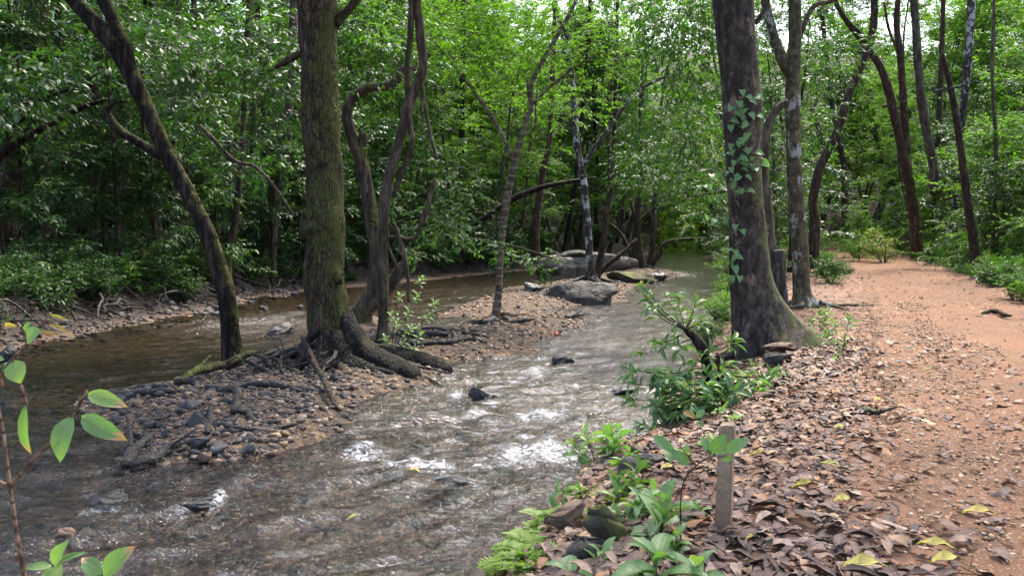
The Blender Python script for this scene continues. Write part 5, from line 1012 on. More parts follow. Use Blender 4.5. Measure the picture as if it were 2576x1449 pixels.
# root tangle of the far bank
rt = thing('root_tangle', 'tangle of bare roots hanging over the undercut far bank', 'roots', (-8.5, 20, .3))
Lb = np.array(gxy([(-60, 900), (0, 892), (150, 855), (300, 822), (560, 776), (650, 750), (760, 736), (1000, 712), (1200, 692), (1380, 676)])); sl = np.r_[0, np.cumsum(np.linalg.norm(np.diff(Lb, axis=0), axis=1))]
for k in range(280):
    s = r.uniform(0, sl[-1]); x0, y0 = np.interp(s, sl, Lb[:, 0]), np.interp(s, sl, Lb[:, 1]); i0 = min(np.searchsorted(sl, s, 'right')-1, len(Lb)-2); tdir = nrm(Lb[i0+1]-Lb[i0]); nn = np.array([-tdir[1], tdir[0]])
    d0 = r.uniform(1.1, 2.4); p = np.array([x0, y0])+nn*d0; pts = []; a = r.normal(0, 1.3); ln = r.uniform(1.0, 2.6); big = k < 70; r0 = r.uniform(.03, .06) if big else r.uniform(.01, .024)
    dirn = -nn*r.uniform(.15, .8)+tdir*r.choice([-1, 1])*r.uniform(.5, 1.)
    for q in range(7):
        pts.append([p[0], p[1], 0]); p = p+dirn*ln/7+r.normal(0, .06, 2)
    pts = np.array(pts); pts[:, 2] = hfun(pts[:, 0], pts[:, 1])+r0*.6+r.uniform(0, .4)*np.sin(np.linspace(.2, 2.9, 7))+np.cumsum(r.normal(0, .025, 7)); pts[:, 2] = np.maximum(pts[:, 2], hfun(pts[:, 0], pts[:, 1])-.02)
    V, T_ = tube(pts-np.array(rt.location), r0*np.linspace(1, .4, 7), 6, 3, .15, 3, k, cap=False); obj('root', tri_mesh('root', V, T_, [M['root_bank'] if k % 4 == 0 else M['root']]), rt)
# pale roots in the near bank
nr = thing('bank_roots', 'pale exposed roots gripping the crumbling near bank edge', 'roots', G(1400, 1400, .4))
for k, pts in enumerate([[(1400, 1449, 16), (1392, 1415, 15), (1400, 1385, 14), (1425, 1362, 13), (1455, 1358, 10)], [(1262, 1449, 10), (1270, 1425, 9), (1290, 1416, 8)], [(1410, 1405, 8), (1435, 1425, 7), (1450, 1440, 5)], [(1560, 1380, 22), (1640, 1380, 24), (1720, 1376, 22)], [(1815, 1105, 9), (1840, 1090, 10), (1870, 1083, 9), (1890, 1080, 6)], [(1850, 1110, 9), (1880, 1092, 9), (1910, 1078, 7)]]):
    P, rr = ground_line(pts, .5, .5); root_part(nr, P, rr, M['root_pale'], 60+k)

# ------------------------------------------------------------------ dead leaves on the near bank
tplD = leaf_template(droop=.06, fold=.14, wavy=.035)[:2]; tplE = leaf_template(droop=-.1, fold=-.1, wavy=.05)[:2]
DEADC = [(.11, .068, .053), (.16, .10, .078), (.075, .049, .04), (.22, .145, .11), (.19, .11, .07), (.33, .245, .19), (.045, .031, .027), (.23, .13, .075), (.17, .115, .095), (.13, .078, .058), (.36, .23, .13), (.30, .16, .08)]
def litter(name, label, n, box, test, L0, L1, lay=.02):
    x, y, h = scatter(n, box, test); k = len(x); out = []
    for tpl, sel in ((tplD, np.arange(k) % 2 == 0), (tplE, np.arange(k) % 2 == 1)):
        m_ = sel.sum(); az = rng.uniform(0, 6.3, m_); ax = np.stack([np.cos(az), np.sin(az), rng.normal(0, .12, m_)], 1); up = np.stack([rng.normal(0, .24, m_), rng.normal(0, .24, m_), np.ones(m_)], 1)
        L_ = L0+(L1-L0)*rng.uniform(0, 1, m_)**1.5; Bp = np.stack([x[sel], y[sel], h[sel]+rng.uniform(.004, lay, m_)], 1)-ax*(L_*.5)[:, None]
        V, T_ = leaves_arrays(Bp, ax, up, L_, L_*rng.uniform(.3, .5, m_), tpl); out.append((V, T_, np.repeat(pick(DEADC, m_), len(tpl[0]), 0)))
    V, T_ = join([(a, b) for a, b, _ in out]); return tag(obj(name, tri_mesh(name, V, T_, [M['litter']], attrs={'col': np.vstack([c for _, _, c in out])})), label, 'leaf litter', kind='stuff')
def bank_density(x, y, h, I_):
    u = rng.uniform(0, 1, x.shape); q = sstep(-.25+.5*I_['n1'], .3+.5*I_['n1'], I_['pe'])*(.25+.75*sstep(.2, .7, I_['dr']))  # dense off the track, thin on it
    return (I_['dr'] > .12) & (h > .1) & (u < np.clip(.10+.9*q, 0, 1)) & (x > -.3)
litter('leaf_litter', 'thick carpet of brown dead leaves on the near bank', 24000, (-.2, 6.5, 3.3, 12), lambda x, y, h, I_: bank_density(x, y, h, I_) & (I_['side'] < 1), .02, .16, .035)
litter('leaf_litter', 'brown dead leaves along the track and around the vine clad tree', 15000, (2, 17, 9, 30), lambda x, y, h, I_: bank_density(x, y, h, I_), .03, .13)
litter('leaf_litter', 'dead leaves scattered over the floor of the far bank', 5000, (-22, -4, 18, 42), lambda x, y, h, I_: I_['dl'] > 1.8, .09, .2)
litter('leaf_litter', 'loose dead leaves blown across the bare track', 9000, (2, 20, 3.3, 42), lambda x, y, h, I_: (I_['pe'] < .2) & (rng.uniform(0, 1, x.shape) < .3+.35*sstep(-.1, .6, I_['n1'])+.5*sstep(-.7, .2, I_['pe'])), .03, .13, .03)
litter('leaf_litter', 'dead leaves caught on the gravel bars', 900, (-5, 3, 8, 26), lambda x, y, h, I_: (np.maximum(I_['da'], I_['db']) > .05), .05, .11)
litter('leaf_litter', 'dead leaves on the slope right of the track', 9000, (8, 30, 8, 45), lambda x, y, h, I_: (I_['pe'] > .1) & (I_['side'] > 0), .08, .17)
x, y, h = scatter(5000, (.2, 12, 3.4, 20), lambda x, y, h, I_: (I_['dr'] > .2) & (I_['pe'] > -.3) & (I_['side'] < 1)); az = rng.uniform(0, 6.3, len(x)); ln = rng.uniform(.04, .3, len(x))**1.2; p0 = np.stack([x, y, h+.03], 1); p1 = p0+np.stack([np.cos(az)*ln, np.sin(az)*ln, rng.normal(0, .02, len(x))], 1); p1[:, 2] = np.maximum(p1[:, 2], h+.01)
V, T_ = tri_tubes(p0, p1, rng.uniform(.0015, .004, len(x)), rng.uniform(.001, .002, len(x))); tag(obj('twig_litter', tri_mesh('twig_litter', V, T_, [M['root_bank']])), 'fine dead twigs scattered through the leaf litter of the near bank', 'twigs', kind='stuff')
dead_meshes = [leaf_mesh('leaf', w_, M['dead'], droop=a, fold=b, wavy=c) for w_, a, b, c in ((.38, .08, .18, .03), (.32, -.12, -.12, .03), (.42, .15, .1, .05), (.3, -.08, .3, .02), (.36, .2, -.15, .04))]
def org_of(o):                             # where a part's parent stands
    s = np.zeros(3)
    while o is not None: s = s+np.array(o.location); o = o.parent
    return s
def leaf_obj(name, mesh, base, axis_, up, L, parent=None):
    a = nrm(np.asarray(axis_, float)); s = nrm(np.cross(up, a)); u = np.cross(a, s)
    o = obj(name, mesh, parent, np.asarray(base)-org_of(parent)); o.rotation_mode = 'QUATERNION'
    o.rotation_quaternion = Matrix(((a[0], s[0], u[0]), (a[1], s[1], u[1]), (a[2], s[2], u[2]))).to_quaternion(); o.scale = (L, L, L); return o
x, y, h = scatter(9000, (.2, 5.5, 3.6, 8.5), lambda x, y, h, I_: bank_density(x, y, h, I_) & (I_['side'] < 1)); k = np.argsort(y+rng.uniform(0, 2.5, len(y)))[:270]
for a, b, c in zip(x[k], y[k], h[k]):
    az = rng.uniform(0, 6.3); o = leaf_obj('fallen_leaf', dead_meshes[rng.integers(5)], (a, b, c+rng.uniform(.02, .05)), (math.cos(az), math.sin(az), rng.normal(0, .07)), (rng.normal(0, .13), rng.normal(0, .13), 1), rng.uniform(.09, .19)); tag(o, 'curled brown dead leaf on the near bank beside the track', 'leaf', 'dead leaves of the near bank')
ym = [leaf_mesh('leaf', w_, M['dead_yellow'], droop=a, fold=b, wavy=.05) for w_, a, b in ((.36, .1, .2), (.3, -.1, .3))]
for lab, px, py, L, az in [('yellow green leaf with a stalk on the litter', 2120, 1268, .13, .3), ('long ochre leaf at the bottom edge of the litter', 2170, 1438, .2, 0.), ('large yellow green leaf at the bottom of the track', 2350, 1385, .16, -.4), ('pale green leaf below the large yellow green one', 2378, 1422, .16, .2), ('slender yellow leaf lying on the track', 2460, 1302, .17, -.15),
    ('yellow brown leaf between post and track', 2085, 1178, .13, -.3), ('tiny yellow leaf below the post', 1885, 1365, .06, .6), ('ochre curled leaf left of the stalked one', 2020, 1238, .15, 0.), ('pale yellow leaf up the bank', 2112, 1082, .12, .5), ('yellow leaf in the middle distance of the track', 2335, 938, .12, .1), ('lemon leaf near the track middle', 2208, 1012, .1, .3), ('green fallen leaf beside the post', 1905, 1155, .12, .1), ('yellow leaf left of the post', 1680, 1185, .13, .4), ('bright yellow leaf floating in the riffle', 888, 1310, .09, .5), ('olive leaf floating upstream of the riffle', 1040, 1190, .13, -.4)]:
    g = G(px, py, .65 if px > 1600 else .03); zz = hz(g[0], g[1])+.05 if px > 1600 else .05; g = G(px, py, zz); tag(leaf_obj('fallen_leaf', ym[len(lab) % 2], (g[0]-L/2*math.cos(az), g[1]-L/2*math.sin(az), zz+.02), (math.cos(az), math.sin(az), .05), (.05, -.15, 1), L*1.1), lab, 'leaf', 'yellow fallen leaves')
for px, py, L in ((2305, 1170, .1), (2365, 1232, .09), (2460, 1360, .16), (2540, 1412, .16), (2250, 1210, .14), (2400, 1345, .14), (2520, 1240, .12), (2290, 1150, .1)):
    g = G(px, py, hz(*G(px, py, .7)[:2])+.03); tag(leaf_obj('fallen_leaf', dead_meshes[px % 5], g, (math.cos(px), math.sin(px), .05), (0, -.1, 1), L), 'grey brown dead leaf lying singly on the bare track', 'leaf', 'dead leaves on the track')

# ------------------------------------------------------------------ post, stump, leaning pole
def concrete_mat():
    m, t, b, o = mat('weathered_post'); v = coords(t); n = noise(t, v, 14, 8, .7); nf = noise(t, v, 90, 3, .7); g = nd(t, 'SeparateXYZ'); t.links.new(v, g.inputs[0])
    c = ramp(t, n, [(.3, (.24, .165, .105)), (.5, (.36, .26, .165)), (.62, (.47, .38, .28)), (.75, (.31, .22, .14))]); c = mix(t, mth(t, 'MULTIPLY', nf, .5), c, (.16, .11, .07))
    c = mix(t, ramp(t, g.outputs[2], [(.0, (.7, .7, .7)), (.22, (0, 0, 0))]), c, (.25, .14, .08))
    t.links.new(c, b.inputs['Base Color']); b.inputs['Roughness'].default_value = .9; bump(t, mth(t, 'ADD', n, nf), .6, .008, b); return m
M['post'] = concrete_mat()
import bmesh
pb = G(1823, 1335, .68); zb = hz(pb[0], pb[1]); pb = G(1823, 1338, zb); ph = 275/F*pb[1]; pw = 37/F*pb[1]
bm = bmesh.new(); bmesh.ops.create_cube(bm, size=1)
for v_ in bm.verts: v_.co = Vector((v_.co.x*pw, v_.co.y*pw*1.05, (v_.co.z+.5)*(ph+.25)-.25))
bmesh.ops.subdivide_edges(bm, edges=[e for e in bm.edges if abs(e.verts[0].co.z-e.verts[1].co.z) > .1], cuts=10)
bmesh.ops.bevel(bm, geom=[e for e in bm.edges if abs(e.calc_face_angle(0)) > 1], offset=.006, segments=2, affect='EDGES')
for v_ in bm.verts:
    q = np.array([v_.co[:]]); d = fbm(q*9, 5, 3)[0]; v_.co.x += d*.003; v_.co.y += d*.003; v_.co.x *= 1+.10*(1-(v_.co.z+.25)/(ph+.25)); v_.co.y *= 1+.10*(1-(v_.co.z+.25)/(ph+.25))
    if v_.co.z > ph-.02: v_.co.z += .012*fbm(q*22, 9, 2)[0]+.006*(v_.co.x > .0)
me = bpy.data.meshes.new('marker_post'); bm.to_mesh(me); bm.free(); me.materials.append(M['post'])
po = obj('marker_post', me, None, (pb[0], pb[1]+pw*.5, zb)); po.rotation_euler = (0, R(1.6), R(-24)); tag(po, 'short square weathered post standing in the leaf litter', 'post')
sp = at(1962, 790, 15.2); st = thing('old_stump', 'short dark weathered stump post between the vine clad and lichen trees', 'stump', sp)
P, rr = pxline([(1962, 795, 42), (1962, 740, 37), (1960, 690, 35), (1958, 645, 36), (1958, 634, 33)], 15.2); obj('stump_body', tri_mesh('stump_body', *tube(P-sp, rr, 16, 5, .1, 3, 3, ridge=.05), [M['stump']]), st)
v, f = ICO2; obj('broken_top', tri_mesh('broken_top', v*np.array([rr[-1]*1.0, rr[-1], .05])*(1+.25*fbm(v*2, 4, 2))[:, None]+P[-1]-sp, f, [M['root']]), st)
pp = at(2456, 684, 27); lp = thing('leaning_pole', 'old leaning pole with a crossbar and sagging wires right of the track', 'pole', pp)
M['steel'] = stone_mat('rusty_steel', [(0, (.025, .02, .018)), (1, (.05, .04, .035))], rough=.6)
P, rr = pxline([(2458, 690, 23), (2450, 620, 22), (2438, 540, 20), (2424, 430, 18), (2406, 300, 16), (2390, 215, 14), (2370, 138, 12)], 27); P[0][2] -= .6; obj('shaft', tri_mesh('shaft', *tube(P-pp, rr, 12, 4, .06, 2, 3), [M['bark_brown']]), lp)
A, Bq = at(2347, 231, 26.85)-pp, at(2432, 215, 26.85)-pp
bm = bmesh.new(); bmesh.ops.create_cube(bm, size=1); d = Vector(Bq-A)
for v_ in bm.verts: v_.co = Vector((v_.co.x*d.length, v_.co.y*.05, v_.co.z*.06))
bmesh.ops.bevel(bm, geom=bm.edges[:], offset=.006, segments=1, affect='EDGES')
me = bpy.data.meshes.new('crossbar'); bm.to_mesh(me); bm.free(); me.materials.append(M['steel']); cb = obj('crossbar', me, lp, (A+Bq)/2); cb.rotation_mode = 'QUATERNION'; cb.rotation_quaternion = d.to_track_quat('X', 'Z')
for q, e in enumerate((A, Bq, at(2370, 138, 26.9)-pp)):
    prof = [(0, .02), (.03, .035), (.05, .025), (.08, .035), (.11, .02), (.13, .012)]; obj('insulator', tri_mesh('insulator', *tube(np.array([e+np.array([0, 0, z_+.03*(q < 2)]) for z_, _ in prof]), [b_ for _, b_ in prof], 10, 2), [M['steel']]), lp)
for pts in ([(2347, 231, 27), (2300, 250, 30), (2240, 262, 34)], [(2432, 213, 27), (2500, 190, 24), (2620, 130, 20)], [(2432, 213, 27), (2405, 120, 24), (2440, 20, 20), (2450, -60, 18)]):
    P = np.array([at(*p) for p in pts]); obj('wire', tri_mesh('wire', *tube(P-pp, [.008]*len(P), 5, 6, cap=False), [M['steel']]), lp)
# red scrap on the gravel
g = G(1396, 820, .2); rs = thing('red_capsule', 'small red plastic tube lying on the gravel bar', 'litter', (g[0], g[1], hz(g[0], g[1])+.03)); m, t, b, o = mat('red_plastic'); b.inputs['Base Color'].default_value = (.5, .06, .03, 1); b.inputs['Roughness'].default_value = .4
obj('tube_body', tri_mesh('tube_body', *tube(np.array([[0, 0, 0], [.02, .01, .015], [.03, .04, .02], [.05, .12, .03]]), [.02, .035, .03, .028], 10, 3), [m]), rs); obj('tube_cap', tri_mesh('tube_cap', *tube(np.array([[.048, .115, .03], [.055, .16, .034]]), [.034, .034], 10, 3), [m]), rs)

# ------------------------------------------------------------------ near plants, leaf by leaf
def lm(width, m_, tip=None, **kw): return leaf_mesh('leaf', width, M[m_], M[tip] if tip else None, **kw)
SHR = [lm(.27, 'leaf_shrub', droop=.2), lm(.24, 'leaf_shrub', droop=.35, fold=.25), lm(.3, 'leaf_shrub', droop=.05, fold=.3)]
SAP = [lm(.4, 'leaf_sap', droop=.2, wavy=.012), lm(.36, 'leaf_sap', droop=.4, fold=.25, wavy=.015), lm(.44, 'leaf_sap', droop=.1, fold=.12)]
YNG = [lm(.26, 'leaf_young', droop=.3)]
VIN = [lm(.8, 'leaf_vine', droop=.3, heart=True, ws=[0, .46, .5, .4, .26, .1, 0]), lm(.72, 'leaf_vine', droop=.15, heart=True, fold=.25, ws=[0, .44, .5, .42, .28, .12, 0])]
def whorl(parent, c, d, n, L, meshes, r, tilt=(.7, 1.4), young=0):
    d = nrm(np.asarray(d, float)); s = nrm(np.cross(d, [.3, .2, .9])); u = np.cross(d, s); a0 = r.uniform(0, 6.3)
    for k in range(n):
        a = a0+k*2.399; t = tilt[0]+(tilt[1]-tilt[0])*(k/max(n-1, 1))*r.uniform(.8, 1.2); ax = d*math.cos(t)+(s*math.cos(a)+u*math.sin(a))*math.sin(t)
        o = leaf_obj('leaf', meshes[r.integers(len(meshes))], np.asarray(c)-d*.03*k*L/.15*.6, ax, d+r.normal(0, .12, 3)+np.array([0, 0, .2]), L*r.uniform(.75, 1.15)*(.55+.45*min(1, (k+1)/3)), parent)
    for k in range(young): leaf_obj('leaf', YNG[0], c, d+r.normal(0, .25, 3), s+r.normal(0, .3, 3), L*.5, parent)
def stem(parent, P, r0, r1, m_, name='stem', seed=0, sides=7):
    P = np.asarray(P, float); return obj(name, tri_mesh(name, *tube(P-np.array(parent.location), np.linspace(r0, r1, len(P)), sides, 4, .06, 2, seed), [M[m_]]), parent)
r = np.random.default_rng(321)

# the shrub on the near bank
zx = lambda x, y: (1497.3+x*.3215, 665.5+y*.3215)
base = at(1815, 1090, 8.7); base[2] = hz(base[0], base[1]); sh = thing('bank_shrub', 'gnarled shrub with whorled narrow leaves on the near bank edge', 'shrub', base)
tr1, q1 = pxline([(1815, 1090, 26), (1790, 1010, 24), (1780, 950, 24), (1774, 897, 24), (1756, 860, 24), (1734, 838, 22), (1722, 826, 12)], 8.7); tr2, q2 = pxline([(1818, 1085, 28), (1820, 1010, 27), (1814, 960, 24), (1812, 920, 18), (1806, 890, 8)], 8.9)
tr1[0][2] -= .1; tr2[0][2] -= .1
for tt, qq in ((tr1, q1), (tr2, q2)): obj('trunk', tri_mesh('trunk', *tube(tt-base, qq, 10, 5, .25, 3, 3), [M['bark_dark']]), sh)
allp = np.vstack([catmull(tr1, 4), catmull(tr2, 4)])
for k, (x, y, n, L, dy) in enumerate([(380, 180, 8, 1.1, .1), (400, 270, 7, 1.1, .1), (440, 360, 7, 1.1, .1), (650, 310, 8, 1., .2), (790, 290, 7, 1.1, .2), (630, 400, 6, .9, -.1), (760, 420, 8, 1., .1), (850, 430, 8, 1., 0), (500, 620, 8, 1.2, -.1), (625, 620, 6, 1.2, .1), (270, 830, 8, 1.1, -.2), (310, 930, 6, 1.1, -.2), (260, 1050, 6, .9, -.2), (480, 1110, 8, 1.3, -.3), (470, 1340, 8, 1.2, -.5), (560, 1160, 7, 1.4, -.3), (900, 660, 8, 1.1, -.2), (870, 840, 8, 1., -.2), (1000, 790, 8, 1.1, -.1), (1080, 580, 8, 1., .1), (1110, 610, 7, 1., .1), (930, 960, 8, 1.2, -.3), (1090, 985, 6, 1.3, -.3), (1160, 970, 6, 1.2, -.3), (1250, 790, 8, 1.1, 0), (1400, 860, 8, 1.1, .1), (1470, 880, 7, 1., .2), (1330, 930, 8, 1.2, 0), (700, 1050, 8, 1.2, -.2), (820, 1010, 8, 1.1, -.2), (600, 1010, 7, 1.1, -.1), (740, 930, 8, 1.2, 0), (830, 720, 7, 1., 0), (1020, 1010, 7, 1.1, -.2), (800, 1180, 8, 1.2, -.3), (660, 860, 6, 1.2, .1), (1180, 880, 8, 1., 0), (720, 1300, 8, 1.2, -.3), (570, 1360, 7, 1.2, -.4), (860, 1260, 7, 1.1, -.3)]):
    c = at(*zx(x, y), 8.7+dy+r.normal(0, .12)); i0 = np.argmin(np.linalg.norm((allp-c)*np.array([1, 1, 1.6])+np.array([0, 0, .0]), axis=1)); i0 = max(0, i0-1); d0 = allp[i0]; d = nrm((c-d0)+np.array([0, 0, .12])); L_ = np.linalg.norm(c-d0)
    br = stem(sh, [d0, d0+(c-d0)*.5+np.array([0, 0, -.06*L_]), c], .008, .004, 'twig', 'branch', k, 6); whorl(br, c, d+np.array([0, -.15, .35]), min(n, 7), .155*L, SHR, r, (.6, 1.55), young=1 if k % 6 == 0 else 0)

obj('foliage', blob_crown('foliage', [(at(1780, 930, 8.8), (.42, .35, .28)), (at(1830, 900, 8.9), (.35, .3, .25)), (at(1740, 1010, 8.5), (.38, .3, .22)), (at(1850, 970, 8.6), (.38, .3, .25)), (at(1900, 950, 8.9), (.3, .25, .14)), (at(1790, 1050, 8.3), (.4, .3, .22)), (at(1700, 960, 8.6), (.25, .25, .2)), (at(1760, 830, 8.8), (.25, .25, .14)), (at(1690, 1080, 8.2), (.25, .25, .16)), (at(1815, 860, 8.9), (.25, .25, .16)), (at(1660, 870, 8.7), (.2, .2, .14)), (at(1640, 1010, 8.4), (.18, .2, .12)), (at(1720, 1060, 8.3), (.36, .3, .24)), (at(1790, 990, 8.5), (.45, .35, .3)), (at(1870, 1010, 8.5), (.3, .3, .2)), (at(1650, 760, 8.8), (.16, .2, .12)), (at(1720, 790, 8.9), (.2, .2, .1)), (at(1850, 880, 9.0), (.3, .25, .18)), (at(1610, 940, 8.5), (.14, .2, .1))], 200, .15, .27, M['leaf_fresh'], 431, nl=7, tw=.13, droop=.25, tpl=(leaf_template()[0], leaf_template()[1]), org=base, flat=.7), sh)

# saplings and seedlings of the near bank
zb_ = lambda x, y: (1231+x*.265, 1064.7+y*.265)
def sapling(label, foot, tops, L, n, meshes, Y, m_='twig', young=0, tilt=(.75, 1.5), r0=.006, name='sapling', cat='sapling', conv=zb_):
    f = at(*conv(*foot), Y); f[2] = hz(f[0], f[1]); t = thing(name, label, cat, f)
    for k, tp in enumerate(tops):
        c = at(*conv(tp[0], tp[1]), Y+(tp[2] if len(tp) > 2 else 0)); ln = np.linalg.norm(c-f); sm = stem(t, [f-[0, 0, .03], f+(c-f)*.45+r.normal(0, .04*ln, 3), c], r0*(1 if k == 0 else .8), r0*.45, m_, seed=k)
        whorl(sm, c, (c-f)/ln+np.array([0, -.1, .5]), n+3, L*1.12, meshes, r, tilt, young)
        if ln > .35: whorl(sm, f+(c-f)*.72, (c-f)/ln+np.array([0, -.1, .4]), 3, L*.9, meshes, r, (1.1, 1.6))
    return t
sapling('tall thin sapling with leafy tops beside the white riffle', (1010, 640), [(905, 90), (800, 205), (970, 440, -.1), (1010, 510, -.1)], .15, 5, SAP, 7.2, young=1)
sapling('sapling with a dense star of leaves right of the tall thin one', (1150, 560), [(1180, 215), (1190, 150), (1120, 90, .2), (1230, 60, .2)], .16, 6, SAP, 6.9)
sapling('low broad leaved seedling group at the water edge', (880, 860), [(660, 640), (870, 660), (760, 660, .1), (650, 810, -.1)], .12, 5, SAP, 6.1, tilt=(.9, 1.5))
sapling('pale seedling below the water edge group', (860, 950), [(860, 880), (800, 870)], .09, 5, SAP, 5.9, 'green_stem')
sapling('leafy sapling between the riffle and the rounded bank boulder', (1330, 620), [(1300, 380), (1250, 420, .1), (1420, 480, .1), (1340, 300, .1)], .15, 6, SAP, 6.3)
sapling('young sapling with lance leaves above the mossy rock', (1500, 900), [(1480, 720), (1560, 660, .1), (1430, 690, -.1)], .13, 5, SAP, 5.2)
sapling('small bright seedling at the base of the post', (1950, 900), [(1940, 800), (1990, 830)], .09, 5, SAP, 4.7, 'green_stem')
sapling('dark leaved seedling cluster in the middle of the bank edge', (1240, 760), [(1210, 650), (1390, 580, .1), (1215, 560, .2), (1400, 440, .3)], .15, 6, SHR, 5.6)
sapling('bright pair of seedlings near the mossy rock', (1390, 900), [(1200, 830), (1390, 780), (1450, 760)], .11, 5, SAP, 5.1)
sapling('upright sapling with big pale leaves left of the post', (1600, 1220), [(1650, 760), (1660, 900, -.03)], .20, 6, SAP, 4.55, tilt=(.45, 1.7), r0=.005)
sapling('small seedling under the upright sapling', (1770, 1240), [(1760, 1165), (1770, 1080)], .11, 5, SAP, 4.1, 'green_stem', young=1)
sapling('bright yellow green seedling at the bottom of the bank', (1620, 1400), [(1585, 1250), (1570, 1280)], .2, 6, SAP, 3.65, 'green_stem', tilt=(.9, 1.7))
sapling('five leaved seedling at the bottom right of the bank', (1980, 1440), [(1975, 1350)], .16, 7, SAP, 3.7, 'green_stem', tilt=(.8, 1.6))
sapling('single long leaf seedling at the bottom of the bank', (770, 1480), [(760, 1400)], .18, 3, SAP, 4.0, 'green_stem', tilt=(1.2, 1.6))
sapling('round leaved seedling at the stream edge bottom', (40, 1440), [(60, 1340), (60, 1390), (120, 1420)], .10, 3, [lm(.75, 'leaf_sap', droop=.2)], 5.4, 'green_stem', tilt=(1.1, 1.5))
sapling('seedling with folded leaf right of the grey stone', (1060, 1400), [(1130, 1300), (1080, 1240)], .13, 4, SAP, 4.2, 'green_stem')
# the arching sapling in front of the post: leaves placed one by one
def hand_plant(name, label, stems, leaves, Y, cat='sapling', r0=.004, m_='twig', foot=None):
    f = at(*stems[0][0], Y); 
    if foot: f[2] = hz(f[0], f[1])
    t = thing(name, label, cat, f)
    for k, s in enumerate(stems): stem(t, ([f-[0, 0, .02]] if foot and k == 0 else [])+[at(p[0], p[1], Y) for p in s], r0 if k == 0 else r0*.7, r0*.4, m_, seed=k)
    for k, (b0, t0, w_, kind, dy) in enumerate(leaves):
        b, e = at(*b0, Y), at(*t0, Y+dy); L = np.linalg.norm(e-b); wr = w_/math.hypot(t0[0]-b0[0], t0[1]-b0[1])
        mm = leaf_mesh('leaf', max(wr, .14)*1.06, M[{'s': 'leaf_sap', 'y': 'leaf_young', 'b': 'leaf_sap'}[kind]], M['leaf_brown'] if kind == 'b' else None, droop=.12+.1*(k % 3), fold=.14, wavy=.01)
        leaf_obj('leaf', mm, b, e-b, np.array([.15*math.sin(k*2), -1.1, .55+.3*math.sin(k)]), L, t)
    return t
hand_plant('sapling', 'arching sapling whose large leaves cross the post', [[(1715, 1230), (1752, 1170), (1790, 1150), (1850, 1148)], [(1752, 1170), (1730, 1145), (1700, 1110)], [(1790, 1150), (1780, 1130)]],
    [((1790, 1140), (1762, 1097), 22, 's', .05), ((1790, 1138), (1826, 1093), 30, 's', -.05), ((1826, 1138), (1878, 1103), 30, 's', -.05), ((1826, 1140), (1785, 1128), 20, 's', .1), ((1845, 1150), (1815, 1158), 16, 's', 0), ((1700, 1140), (1636, 1088), 24, 's', .1), ((1735, 1170), (1686, 1130), 26, 's', 0), ((1690, 1165), (1668, 1115), 22, 's', .1), ((1722, 1140), (1730, 1118), 18, 's', 0), ((1660, 1225), (1690, 1235), 24, 's', 0)], 4.15, foot=True)
hand_plant('seedling', 'thin seedling with two pale leaves between shrub and post', [[(1753, 1115), (1755, 1085), (1752, 1050)]], [((1752, 1052), (1718, 1034), 14, 'y', .1), ((1752, 1050), (1772, 1030), 18, 's', 0), ((1753, 1062), (1772, 1070), 12, 's', 0)], 6.6, foot=True, m_='root_pale')
# the sapling close to the camera at lower left
hand_plant('near_sapling', 'large leaved sapling close to the camera at lower left', [[(66, 1500), (61, 1449), (38, 1313), (25, 1222), (10, 1100), (-4, 1020)], [(28, 1222), (75, 1165), (124, 1116), (168, 1062), (186, 1040), (220, 982)], [(-10, 965), (30, 905), (66, 868), (100, 822), (126, 787)], [(30, 905), (45, 945), (62, 1000), (68, 1020)], [(66, 858), (60, 835), (45, 812)], [(25, 1222), (8, 1215), (-10, 1205)], [(5, 975), (0, 940), (10, 915)]],
    [((36, 906), (50, 963), 46, 's', -.03), ((67, 1010), (66, 1152), 24, 'b', .02), ((184, 1046), (134, 1156), 60, 's', -.06), ((220, 990), (318, 1022), 32, 'b', -.04), ((204, 1046), (308, 1104), 40, 'b', -.05), ((48, 820), (-6, 821), 11, 'y', .03), ((60, 834), (78, 810), 15, 's', 0), ((66, 858), (97, 828), 32, 's', -.02), ((124, 816), (172, 834), 11, 'y', 0), ((100, 838), (147, 843), 10, 'y', 0), ((124, 792), (166, 803), 9, 'y', 0), ((120, 800), (128, 785), 8, 's', 0), ((0, 935), (30, 910), 18, 's', 0), ((0, 955), (-30, 930), 24, 's', 0), ((10, 905), (-16, 900), 16, 's', 0)], 2.3, r0=.008, m_='root_pale')
hand_plant('near_seedling', 'bright green seedling with pointed leaves at the lower left corner', [[(132, 1500), (134, 1450), (134, 1422)]], [((134, 1420), (167, 1362), 26, 's', -.03), ((130, 1422), (64, 1426), 24, 's', -.04), ((138, 1420), (208, 1384), 16, 's', 0), ((136, 1424), (150, 1460), 30, 's', -.05), ((130, 1424), (110, 1475), 26, 's', -.05)], 2.5, m_='green_stem', r0=.003)
hand_plant('near_seedling', 'seedling with two ribbed leaves right of the lower left corner', [[(258, 1510), (258, 1470), (258, 1444)]], [((260, 1446), (336, 1374), 40, 'b', -.03), ((256, 1444), (204, 1402), 40, 'b', 0), ((258, 1450), (262, 1500), 30, 's', -.05)], 2.4, m_='green_stem', r0=.003)

